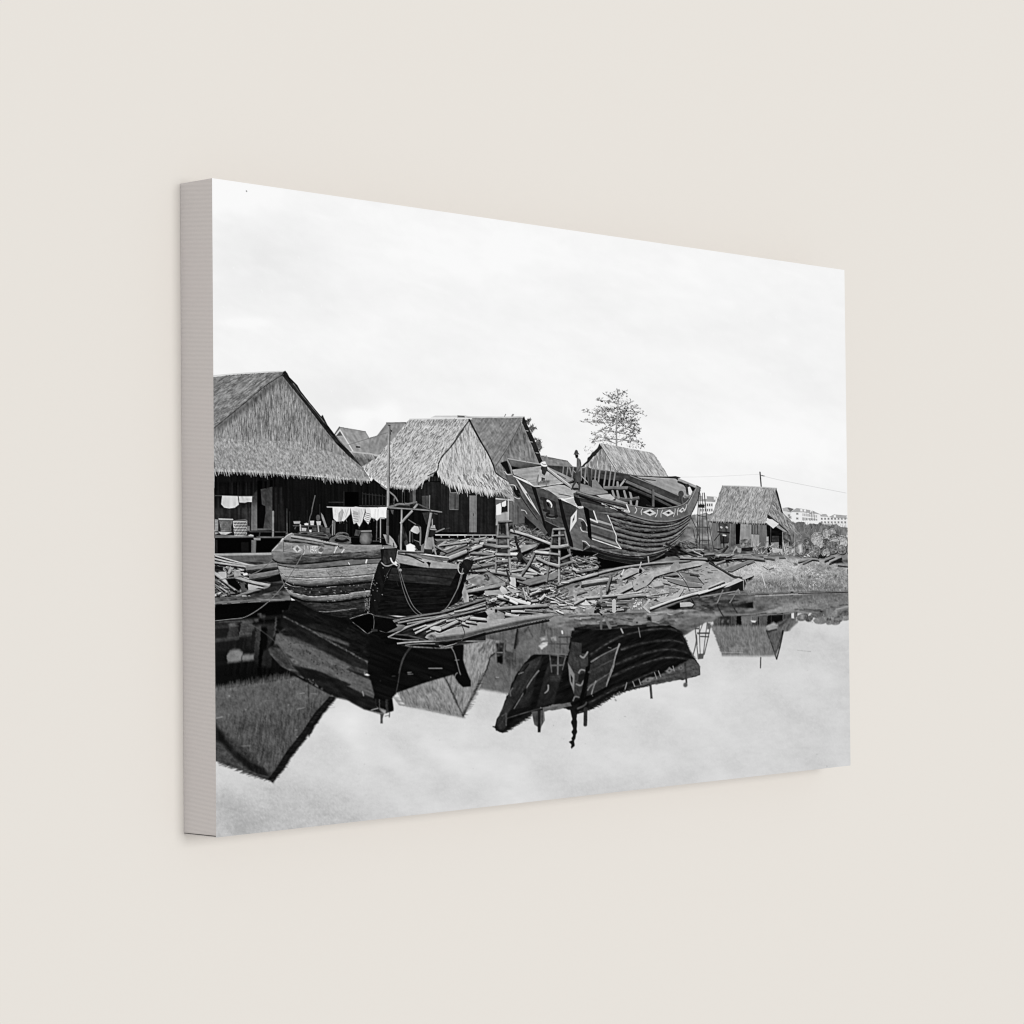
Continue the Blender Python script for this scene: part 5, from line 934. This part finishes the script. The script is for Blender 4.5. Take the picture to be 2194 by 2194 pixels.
for c in ((1425,772,1440,808),(1472,755,1485,792),(1588,702,1606,750),(1618,690,1636,736),(1728,655,1737,690),(1380,780,1362,845)): line(Y7(*c), 2, 140)
fill(Y7(740,968,850,940,955,925,965,955,840,985,745,1000), 88, [(18,-8,14,3)], warp=1.5); line(Y7(470,1050,600,1010,740,970), 2.4, 60, jit=14); line(Y7(1010,975,1060,950,1075,930), 4, 70)
for x, y in walk(Y7(385,1110,455,1155,550,1095,660,1025), 2): line([(x - 4, y), (x + rnd(2, 9), y + rnd(-2, 2))], 2, rnd(12, 40), 0.6)
for x, y in walk(Y7(1010,1012,1150,960,1290,872,1400,832,1560,798), 2): line([(x - 4, y - 1), (x + rnd(1, 7), y + rnd(-1, 2.5))], 2, rnd(14, 60), 0.6)
for x, y in walk(Y7(1775,385,1822,460,1852,540,1895,600), 1.6): line([(x - 5, y), (x + rnd(0, 4), y)], 1.8, rnd(14, 34), 0.6)
use(water, WATER)
fill(N(760,1380,830,1370,935,1350,945,1500,900,1580,885,1660,850,1665,845,1590,800,1560), 72, [(30,90,20,3)]); fill(N(845,1350,890,1350,885,1665,850,1665), 26)
fill(N(1300,1330,1400,1380,1395,1560,1375,1760,1345,1790,1350,1850,1325,1895,1302,1870,1290,1790,1325,1770,1325,1600), 22, warp=2.5)
specks(Y7(1280,850,1330,850,1300,930,1280,910), 14, 1.5, 3, 60, 200)
for k in range(5): line(Y7(800 - k*4,720 + k*12,880 + k*4,722 + k*12), 1.2, 52, op=0.6)

PB = [((850.6, 1171.8), (842.5, 1519)), ((999.7, 1196.6), (1007, 1468)), ((594, 1206), (590, 1356)), ((805, 1218), (797, 1471)), ((583.5, 1177), (574, 1390)), ((700, 1256), (690, 1380)), ((640, 1225), (636, 1385))]
use(water, WATER)
fill(M(-40,230,390,180,780,280,780,340,-40,340), 20, [(6,0,30,3)])
fill(K(1000,900,1040,720,1120,660,1500,850,1932,960) + M(100,330,300,490,400,440,640,400,760,560,720,640,900,680,1380,700,1600,660,1600,800,1730,1210,1620,1230,1480,1060,1100,1170,700,1310,640,1390,660,1540,480,1610,0,1400) + L(1932,650,1700,590,1300,380,1060,250,820,0) + K(800,1400,900,1200), 14, [(6,20,40,4)], soft=3)
mirror(boat, PB, water, 0.56, 4, K(980,880,1090,760,1500,920,1932,1010) + M(100,340,300,500,300,1000,400,1400,640,1400,660,1560,490,1620,250,1540,0,1410) + L(1932,660,1700,600,1380,400,1100,240,950,160,820,0) + K(790,1400,890,1190,950,1080), blur=2)
fill(L(60,980,150,1080,240,1240,380,1370,560,1500,740,1590,830,1740,700,1700,560,1640,330,1440,140,1230,60,1190), 20, [(10,90,14,4)], soft=7, op=0.85)
for x, y in walk(L(75,1490,250,1560,420,1620,560,1680,700,1715,820,1755), 2.4): line([(x + 10, y - 3), (x - rnd(-2, 9), y + rnd(-1, 4))], 3.0, rnd(44, 66), 0.5)
for x, y in walk(L(1700,600,1500,820,1330,1080,1100,1370,960,1600,840,1750), 2.4): line([(x - 9, y), (x + rnd(2, 12), y + rnd(-1.5, 1))], 2.6, rnd(12, 26), 0.5)
for x, y in walk(M(1930,1040,1800,1310,1700,1520,1630,1630), 2.4): line([(x - 6, y), (x + rnd(1, 8), y + rnd(-1, 1))], 2, rnd(50, 90), 0.5)
for x, y in walk(M(700,1380,780,1490,1000,1520,1150,1555,1400,1610,1600,1640), 2.4): line([(x - 7, y - 2), (x + rnd(2, 12), y + rnd(-1, 2))], 2, rnd(110, 150), 0.5)
for x, y in walk(L(75,470,300,420,520,370,800,330,1100,280), 2): line([(x, y + 6), (x + rnd(-.5, .5), y - rnd(1, 9))], 1.8, rnd(55, 92), 0.6)
# drawn reflections of the boat's strakes (seen from lower down than the boat itself)
fill(K(1010,905,1100,770,1500,920,1932,1180) + D(300,1700,340,1800,560,1905,600,1930) + M(320,520,320,880,0,720) + K(1932,1330,1500,1080,1200,930), 20, [(8,28,26,3),(6,0,6,3)], op=0.92, soft=5)
fill(K(1000,980,1300,1110,1600,1290,1932,1470) + M(0,735,290,890,320,1000,0,930) + K(1932,1640,1500,1420,1200,1260,960,1090), 26, [(8,28,22,4)], op=0.85, soft=5)
line(K(1010,960,1200,1060,1450,1190,1650,1310,1932,1460) + M(150,805,300,880), 4.0, 52, 3, jit=16)
for x, y in walk(K(1010,960,1200,1060,1450,1190,1650,1310,1932,1460) + M(150,805,300,880), 2.5):
    if rnd() < 0.7: line([(x + rnd(-2, 1), y + rnd(-2, 2)), (x + rnd(1, 5), y + 1.5 + rnd(-2, 2))], rnd(0.9, 1.9), rnd(60, 120), op=0.7)
fill(K(905,1200,960,1190,1200,1330,1500,1480,1932,1650) + M(0,985,200,1080,345,1140,395,1340,380,1390,0,1210) + L(1932,420,1500,240,1150,60) + K(1000,1440,890,1290), 80, [(10,24,30,4),(8,24,8,3)], soft=3)
specks(K(950,1250,1932,1700,1932,1840,1500,1640,1000,1420), 40, 1.2, 2.4, 25, 55)
for x, y in walk(K(960,1230,1200,1360,1340,1450,1600,1580,1932,1740), 3):
    if rnd() < 0.6: line([(x + rnd(-2, 1), y + rnd(-3, 3)), (x + rnd(1, 4), y + 1.5 + rnd(-3, 3))], rnd(0.8, 1.6), rnd(25, 130), op=0.6)
fill(K(795,1400,850,1380,1100,1560,1250,1700,1480,1720,1480,1780,1200,1680,1050,1680,960,1640), 56, [(12,40,20,4)], soft=3)
fill(L(1130,160,1500,240,1932,430) + M(0,1225,380,1390,430,1500,520,1600,250,1540,0,1400) + L(1700,590,1500,440,1300,340), 26, [(8,24,20,4)], soft=4)
line(K(120,1040,430,1030,560,1080,690,1150,900,1320,1060,1530,1130,1670), 1.5, 74)
fill(M(1480,640,1630,640,1620,860,1660,1000,1730,1150,1720,1225,1620,1228,1560,1180,1500,1080), 12, soft=3)
for c in ((940,650,830,780,760,960,720,1180,690,1330),(900,660,790,830,730,1040)): line(M(*c), 1.8, 62)
line(M(1440,660,1500,760,1560,980,1585,1060), 2, 120); line(arc(*M(1560,1120)[0], 9, 14, 90, 250), 2, 120); line(M(1510,860,1565,855), 1.6, 120)
fill(M(255,1062,290,1045,335,1068,300,1075), 245); line(M(1145,972,1330,972), 2, 135); line(M(855,1030,905,1026), 2, 120); line(M(860,1052,925,1052), 2, 100); line(M(640,1080,680,1078), 1.6, 70); line(M(230,1290,245,1350), 1.8, 150); line(M(350,1550,440,1525), 1.6, 170)
fill(M(475,1600,525,1605,510,1660,508,1735,475,1735), 62); line(M(540,1635,600,1620), 2, 120); line(M(605,1590,600,1645), 2.2, 70)
# reflected trestle, scaffold and odds and ends
for c, w, v in (((1130,180,1130,500,1125,860),3.6,92),((980,170,1000,450,1040,830),2.6,78),((1320,230,1260,500,1190,800),2.4,82),((1000,575,1250,590),4,92),((1010,590,1245,625),2,70),((1000,440,1280,445),3,62),((1140,350,1310,345),3,55),((1030,740,1200,735),3.6,78),((780,580,1000,582),2.2,88)): line(N(*c), w, v)
fill(N(860,470,920,420,990,415,980,460,900,520), 190, [(30,0,5,3)], soft=3); fill(N(880,360,970,330,990,390,900,400), 150, [(40,0,5,3)], soft=4); fill(N(1030,350,1100,335,1105,400,1040,400), 130, [(40,0,4,3)], soft=3); line(N(1185,265,1190,295), 3, 240)
fill(N(260,430,380,430,370,720,290,700), 40, [(30,0,6,4),(16,90,20,3)], soft=3); line(N(270,430,270,680), 2.6, 105); line(N(390,430,385,700,440,850), 3, 85); line(N(290,560,360,560), 2.6, 110); fill(N(290,620,360,600,360,690,295,690), 8, soft=3)
fill(ell(*N(460,500)[0], 8, 7), 130, [(40,0,5,3)], soft=4); fill(N(400,240,560,220,540,460,500,560,420,540,400,400), 86, [(30,0,9,4)], op=0.75, soft=4); line(N(570,240,530,500), 4, 28); line(N(620,330,720,210), 4, 40); line(N(720,230,780,340), 3, 40); fill(N(600,220,860,200,900,260,800,560,700,600,560,560), 92, [(10,90,20,4),(8,0,9,4)], op=0.6, soft=6)
use(water, WATER)
for c, w in (((1213,590,1228,760,1262,1100),2),((1275,590,1280,800,1290,1040),1.8),((1330,600,1270,760),1.6),((1388,590,1360,800,1330,1060),1.8),((1432,640,1400,800,1345,1040),2),((1240,830,1215,960,1185,1060),2.4),((1225,680,1270,682),3),((1255,745,1412,745),3.6),((1290,790,1405,795),2.6),((1235,770,1245,900),3)): line(O(*c), w, 66)
fill(O(1264,1030,1342,1025,1330,1100,1268,1105), 68); fill(O(1385,600,1432,610,1425,690,1385,690), 75, soft=3)
plank(O(600,1430,618,1650), 5, 58, sh=0); line(O(1080,1160,1100,1430), 4, 50); fill(ell(*O(1085,1460)[0], 4.6, 5), 75, soft=3); line(N(1510,1340,1505,1560), 8, 40); line(O(170,890,110,1090,95,1200,60,1300,0,1450), 2.2, 130, jit=20); line(O(435,660,462,800), 1.8, 125); line(O(195,680,222,740), 3, 170)
line(Q(580,1470,576,1610), 2.6, 60); line(Q(1085,1368,1270,1386), 1.2, 160); line(O(20,940,60,950), 1.4, 120); line(Q(0,1395,330,1400), 1.3, 190, op=0.6)
for k in range(5): line(Q(140 + k*10,1330 + k*12,370 - k*8,1332 + k*12), 1, 160, op=0.5); line(N(1020,890 + k*14,1160,885 + k*14), 1, 70, op=0.6)
# mirrored bank strip below the timber
fill(Q(-80,560,240,585,500,590,480,660,-80,680), 72, [(26,0,14,4)], soft=3)
fill(F(1190,1660,1350,1640) + I(350,1500,600,1480,1050,1440,1400,1420,1932,1420) + Q(480,620,900,740,480,880,0,900) + O(1450,590,1000,620,960,660,860,630,200,660,0,690) + N(1500,240,1300,260,1000,200), 104, [(26,-4,24,5),(20,0,8,4)], soft=4)
fill(I(440,1640,590,1640,960,1650,1300,1620,1330,1650,900,1690,400,1720,0,1720,0,1650), 60, [(24,0,18,4)], soft=4); fill(I(0,1700,600,1660,1000,1660,1000,1690,600,1700,0,1760), 30, [(20,0,14,4)], soft=4)
litter(I(0,1500,600,1490,1100,1500,1500,1470,1400,1600,600,1680,0,1680), 46, 0, 12, 10, 34, 1.8, 5, 60, 150, sh=0.5)
for c, w, v in (((600,1500,980,1540),7,92),((590,1600,800,1650),7,105),((620,1550,940,1560),4,110),((100,1640,330,1640),4,125),((1060,1500,1400,1470),5,125),((1130,1490,1700,1450),5,140),((1050,1560,1200,1570),9,128),((1200,1600,1500,1490),6,80)): line(I(*c), w, v, jit=24)
fill(I(810,1590,850,1555,960,1570,1050,1590,980,1640,800,1670), 112, [(16,-10,10,4)], soft=3); fill(ell(*I(868,1628)[0], 2, 2), 25); fill(I(1040,1560,1080,1530,1240,1520,1200,1590,1080,1610), 132, [(14,0,9,4)], soft=4); fill(I(1000,1550,1060,1545,1070,1620,1010,1600), 24, soft=4)
line(I(372,1540,372,1710), 5, 86); line(I(430,1560,495,1700), 6, 100); fill(I(590,1490,1000,1480,1000,1520,590,1520), 66, [(20,0,12,4)], soft=4)
for c in ((1600,180,1525,335,1610,515),(1800,175,1725,320,1800,465)): line(O(*c), 2.4, 42)
line(O(1320,350,1520,330), 1.4, 150); straws(Q(300,600,1790,575,1790,760,300,800), 200, 85, 20, 3, 8, 60, 130, w=1.6, op=0.5)
fill(Q(220,760,330,720,470,700,478,785,340,780), 16, soft=3); fill(O(1340,300,1500,330,1932,290,1932,400,1500,410), 40, [(16,0,14,5)], op=0.8, soft=8)
for x in range(455, 530, 14): line(Q(x,900,x,960), 1.1, 120)
fill(Q(440,955,520,960,500,985,460,980), 225, soft=2); fill(Q(1000,850,1040,850,1042,930,1004,925), 225, soft=2); line(Q(1050,845,1052,920), 2, 60); line(Q(1080,840,1076,900), 2.4, 55)
fill(Q(1430,850,1440,800,1650,760,1790,740,1785,790,1700,830,1640,900,1570,925,1470,920), 104, [(22,90,10,4)], soft=3); straws(Q(1440,900,1600,900,1590,950,1480,950), 20, 85, 15, 3, 9, 130, 170)
use(water, WATER)
fill(Q(648,1040,800,1480,885,1105,820,1060,720,1090), 78, [(18,80,10,3)], op=0.6, soft=4); line(Q(660,1090,690,1180,740,1310,798,1485), 2.6, 58, jit=30); line(Q(886,1100,860,1250,830,1380,800,1490), 3.4, 40, 2.6, jit=20); line(Q(660,1110,730,1095,800,1085), 2.4, 50)
fill(Q(645,1048,700,1015,745,1000,822,1050,760,1072,690,1090), 150, [(12,10,9,3)], soft=2, warp=1.5)
for x, y in walk(Q(1790,760,1650,800,1560,900), 2): line([(x - 5, y), (x + 5, y + rnd(-1, 1))], 1.5, rnd(120, 190), 0.6, op=0.6)
for x, y in walk(Q(1400,845,1100,830,900,870,480,880), 2): line([(x - 6, y), (x + rnd(0, 8), y + rnd(-1.5, 1.5))], 1.4, rnd(60, 150), 0.6, op=0.6)
# small things afloat
for c, w, v in ((L(75,888,158,870),2.4,215),(L(1190,765,1290,745),1.8,190),(L(1230,548,1300,540),1.8,190),(L(1380,545,1475,552),1.6,160),(L(420,1275,540,1270),1.8,140),(L(1165,1052,1195,1050),2.2,170),(L(700,655,860,638),1,110),(L(1345,430,1352,560,1356,680),2.6,22),(L(1640,745,1712,738),2,150),(O(240,1895,262,1898),2,120),(L(1920,1095,1905,1118),2.4,240)): line(c, w * 0.75, v, op=0.5)
for _ in range(110):
    x, y = rnd(470, 1810), rnd(1430, 1780); line([(x, y), (x + rnd(-1, 1), y + rnd(0, 1.5))], rnd(1, 1.8), rnd(140, 250), op=rnd(0.3, 0.8))
specks(L(1280,330,1420,350,1420,430,1330,420), 12, 0.9, 1.7, 100, 170, op=0.7); line(N(270,902,312,904), 1.2, 180)

# ------------------------------------------------ all together
def soften(a, n=1):
    for _ in range(n):
        p = np.pad(a, 1, mode='edge')
        a = (p[1:-1, 1:-1] * 4 + (p[:-2, 1:-1] + p[2:, 1:-1] + p[1:-1, :-2] + p[1:-1, 2:])) / 8
    return a
water.v[:] = soften(water.v, 3)
PIC = Layer(); PIC.a[:] = 1
over(PIC, sky)
under = np.interp(SX, [450, 640, 760, 1000, 1180, 1300, 1400, 1540, 1620, 1700, 1830], [1292, 1284, 1300, 1320, 1300, 1290, 1290, 1262, 1262, 1262, 1262])
wm = np.clip(SY - under, 0, 1)
bk = bank.a  # the bank is painted over the water
for l in (far, back, ship_house, hut2, house1, hut3): over(PIC, l)
PIC.v[:] = PIC.v * (1 - wm) + water.v * wm
PIC.i[wm > 0.5] = WATER
for l in (bank, ship_inside, ship, litter_l, front, boat, people): over(PIC, l)
# silver grain of the old photograph, and its crisp edges
P0 = PIC.v
mid = np.clip((P0 - 12) / 40, 0, 1) * np.clip((225 - P0) / 40, 0, 1)
P0 = P0 + mid * (5 * noise(SX, SY, 10, 34, 20, 951) + 6 * noise(SX, SY, 0, 9, 6, 952) + 6 * noise(SX, SY, 60, 4, 3, 953))
P0 = 255 * (np.clip(P0, 0, 255) / 255) ** (1 - 0.13 * np.clip((P0 - 20) / 60, 0, 1) * np.clip((235 - P0) / 40, 0, 1))
V = P0 + 0.5 * (P0 - soften(P0, 4)) + 0.30 * (P0 - soften(P0, 24)) * np.clip((238 - P0) / 30, 0, 1)
V = V + 2.2 * ink_rng.standard_normal(V.shape).astype(np.float32) * np.clip((255 - V) / 60, 0.25, 1)
V = np.clip(V, 3, 252); ID = PIC.i


# ---------------------------------------------------------------- the canvas print as an object
root = bpy.data.objects.new('canvas_print', None); scene.collection.objects.link(root)
root.location = (0, WALL_Y, HANG - PRINT_H / 2)
root['label'] = 'black and white boatyard photograph printed on a thick stretched canvas hung on a beige wall'
root['category'] = 'canvas print'
root.empty_display_size = 0.2
bpy.context.view_layer.update()
OFF = (0, -WALL_Y, -(HANG - PRINT_H / 2))      # children keep world coordinates minus the root's place

side_mat, n, l, b = new_mat('woven_canvas_edge')
tc = n.new('ShaderNodeTexCoord'); sp = n.new('ShaderNodeSeparateXYZ'); l.new(tc.outputs['Object'], sp.inputs[0])
def math_node(op, a, b_):
    q = n.new('ShaderNodeMath'); q.operation = op
    for k, s in enumerate((a, b_)):
        if isinstance(s, (int, float)): q.inputs[k].default_value = s
        else: l.new(s, q.inputs[k])
    return q.outputs[0]
wob = n.new('ShaderNodeTexNoise'); wob.inputs['Scale'].default_value = 22; l.new(tc.outputs['Object'], wob.inputs['Vector'])
ph = math_node('ADD', math_node('ADD', sp.outputs['Z'], math_node('MULTIPLY', sp.outputs['Y'], -0.085)), math_node('MULTIPLY', wob.outputs['Fac'], 0.0014))
rib = math_node('SINE', math_node('MULTIPLY', ph, 2 * math.pi / 0.0041), 0)
fine = n.new('ShaderNodeTexNoise'); fine.inputs['Scale'].default_value = 620; fine.inputs['Detail'].default_value = 2; l.new(tc.outputs['Object'], fine.inputs['Vector'])
blot = n.new('ShaderNodeTexNoise'); blot.inputs['Scale'].default_value = 16; l.new(tc.outputs['Object'], blot.inputs['Vector'])
hgt = math_node('ADD', math_node('MULTIPLY', rib, 0.35), math_node('MULTIPLY', fine.outputs['Fac'], 1.1))
rp = n.new('ShaderNodeValToRGB'); rp.color_ramp.elements[0].position = 0.1; rp.color_ramp.elements[1].position = 1.0
rp.color_ramp.elements[0].color = (0.665, 0.634, 0.627, 1); rp.color_ramp.elements[1].color = (0.718, 0.684, 0.676, 1)
l.new(hgt, rp.inputs[0])
mx = n.new('ShaderNodeMix'); mx.data_type = 'RGBA'; mx.blend_type = 'MIX'
l.new(math_node('MULTIPLY', math_node('SUBTRACT', blot.outputs['Fac'], 0.42), 1.2), mx.inputs[0]); l.new(rp.outputs[0], mx.inputs[6]); mx.inputs[7].default_value = (0.70, 0.652, 0.653, 1)
mx.clamp_factor = True
l.new(mx.outputs[2], b.inputs['Base Color'])
bp = n.new('ShaderNodeBump'); bp.inputs['Distance'].default_value = 0.0004; bp.inputs['Strength'].default_value = 0.35; l.new(hgt, bp.inputs['Height']); l.new(bp.outputs[0], b.inputs['Normal'])

x0, x1, z0, z1, y0, y1 = -PRINT_W / 2, PRINT_W / 2, HANG - PRINT_H / 2, HANG + PRINT_H / 2, 0.0, PRINT_D
def loc(v): return tuple(v[k] + OFF[k] for k in range(3))
edge = collect('canvas_edge', [loc(v) for v in ((x0, y0, z0), (x1, y0, z0), (x1, y0, z1), (x0, y0, z1), (x0, y1, z0), (x1, y1, z0), (x1, y1, z1), (x0, y1, z1))],
               [(0, 3, 7, 4), (1, 5, 6, 2), (3, 2, 6, 7), (0, 4, 5, 1), (4, 7, 6, 5)], side_mat, parent=root)
edge['label'] = 'pale grey ribbed canvas edge wrapped round the stretcher'
seam_mat, n, l, b = new_mat('dark_fold'); b.inputs['Base Color'].default_value = (0.06, 0.058, 0.052, 1)
q = 0.0003
collect('fold_seam', [loc(v) for v in ((x0 - q, y0 + .0006, z0 + 0.0008), (x0 - q, y1 - .0006, z0 + 0.0009), (x0 - q, y1 - .0006, z0 + 0.0014), (x0 - q, y0 + .0006, z0 + 0.0015),
        (x0 + q, y0 + .0006, z0 + 0.0008), (x0 + q, y1 - .0006, z0 + 0.0009), (x0 + q, y1 - .0006, z0 + 0.0014), (x0 + q, y0 + .0006, z0 + 0.0015))],
        [(0, 3, 2, 1), (0, 1, 5, 4), (2, 3, 7, 6), (0, 4, 7, 3), (1, 2, 6, 5)], seam_mat, parent=edge)

# the inked sheet: one flat front surface, cut along the outlines of what is printed on it
ink_mat, n, l, b = new_mat('matt_ink_on_canvas', rough=1.0)
at = n.new('ShaderNodeVertexColor'); at.layer_name = 'ink'
l.new(at.outputs['Color'], b.inputs['Base Color'])
s = V / 255.0
LIN = np.where(s <= 0.04045, s / 12.92, ((s + 0.055) / 1.055) ** 2.4).astype(np.float32) * 0.872
px = (x0 + GU / SHEET_W * PRINT_W + OFF[0]).astype(np.float32); pz = (z1 - GV / SHEET_H * PRINT_H + OFF[2]).astype(np.float32)
FID = ID[:-1, :-1]

def print_part(name, ids, parent, label=None):
    mask = np.isin(FID, ids)
    if not mask.any(): return None
    r, c = np.nonzero(mask)
    stride = SHEET_W + 1
    quad = np.stack([r * stride + c, (r + 1) * stride + c, (r + 1) * stride + c + 1, r * stride + c + 1], 1).ravel()
    used, inv = np.unique(quad, return_inverse=True)
    me = bpy.data.meshes.new(name)
    co = np.empty((len(used), 3), np.float32); co[:, 0] = px.ravel()[used]; co[:, 1] = y0 + OFF[1]; co[:, 2] = pz.ravel()[used]
    nq = len(r)
    me.vertices.add(len(used)); me.vertices.foreach_set('co', co.ravel())
    me.loops.add(nq * 4); me.loops.foreach_set('vertex_index', inv.astype(np.int32).ravel())
    me.polygons.add(nq); me.polygons.foreach_set('loop_start', np.arange(0, nq * 4, 4, dtype=np.int32))
    me.update(calc_edges=True)
    ca = me.color_attributes.new('ink', 'FLOAT_COLOR', 'POINT')
    col = np.ones((len(used), 4), np.float32); col[:, :3] = LIN.ravel()[used][:, None]
    ca.data.foreach_set('color', col.ravel())
    me.materials.append(ink_mat)
    o = bpy.data.objects.new(name, me); scene.collection.objects.link(o); o.parent = parent
    if label: o['label'] = label
    return o

PARTS = [
    ('printed_sky', [SKY], 'pale cloudy sky filling the upper half of the print', []),
    ('printed_water', [WATER], 'still water mirroring huts and boats', []),
    ('printed_apartment_block', [BLOCK_L], 'white apartment block partly hidden by the small hut', []),
    ('printed_apartment_block', [BLOCK_R], 'row of white apartment blocks at the far right', []),
    ('printed_tree', [TREE], 'thin leafy tree against the sky', []),
    ('printed_bush', [BUSH], 'dark scrub and bushes', []),
    ('printed_house', [H_SMALL], 'small distant house with pale bargeboards', []),
    ('printed_house', [H_MID], 'distant grey thatched roof behind the pole', []),
    ('printed_house', [H_LOW], 'low thatched roof with a pale ridge', []),
    ('printed_house', [H_BIG], 'large grey thatched house behind the light one', []),
    ('printed_house', [H_SHIP_ROOF], 'thatched house behind the big ship', []),
    ('printed_house', [HUT2_WALL], 'light thatched hut in the middle', [('thatched_roof', [HUT2_ROOF])]),
    ('printed_house', [H1_WALL], 'big thatched house at the left edge', [('thatched_roof', [H1_ROOF])]),
    ('printed_house', [HUT3_WALL], 'small thatched hut standing alone on the bank', [('thatched_roof', [HUT3_ROOF])]),
    ('printed_basket', [BASKETS], 'woven baskets on the platform of the left house', []),
    ('printed_basket_heap', [HEAP], 'heap of wicker baskets and junk by the small hut', []),
    ('printed_bank', [BANK], 'sandy mud bank', []),
    ('printed_timber', [TIMBER, BEAM], 'loose boards and logs littering the yard', []),
    ('printed_ship', [SHIP_HULL], 'big wooden ship under construction with painted lozenges', [('stern_panel', [SHIP_STERN]), ('deck', [SHIP_DECK])]),
    ('printed_cargo_boat', [BOAT_HULL], 'weathered cargo boat afloat at the left', [('bow_panel', [BOAT_BOW]), ('deck_gear', [DECKSTUFF])]),
    ('printed_jar', [JAR], 'round glazed jar on the cargo boat', []),
    ('printed_washing', [WASHING], 'white washing on a line over the cargo boat', []),
    ('printed_washing', [WASHING_L], 'two cloths drying on the left house', []),
    ('printed_person', [MAN_STAND], 'man in a hat standing on the ship', []),
    ('printed_person', [MAN_SIT], 'man in a white hat squatting on the ship', []),
    ('printed_person', [MAN_BEND], 'person bending over in white shorts', []),
    ('printed_person', [MAN_WHITE], 'person in a white shirt', []),
    ('printed_person', [MAN_HAT], 'bare chested man in a hat beside the shelter', []),
    ('printed_trestle', [TRESTLE_A], 'wooden trestle next to the middle hut', []),
    ('printed_trestle', [TRESTLE_B], 'wooden trestle in front of the ship', []),
    ('printed_scaffold', [SCAFFOLD], 'thin scaffold right of the ship', []),
    ('printed_pole', [POLE], 'tall wooden pole by the washing', []),
    ('printed_pole', [FAR_POLE], 'distant pole with wires', []),
    ('printed_shelter', [SHED], 'open pole shelter behind the cargo boat', []),
    ('printed_raft', [RAFT], 'bundle of poles and a log floating in front', []),
]
for name, ids, label, subs in PARTS:
    p = print_part(name, ids, root, label)
    for sname, sids in subs: print_part(sname, sids, p)
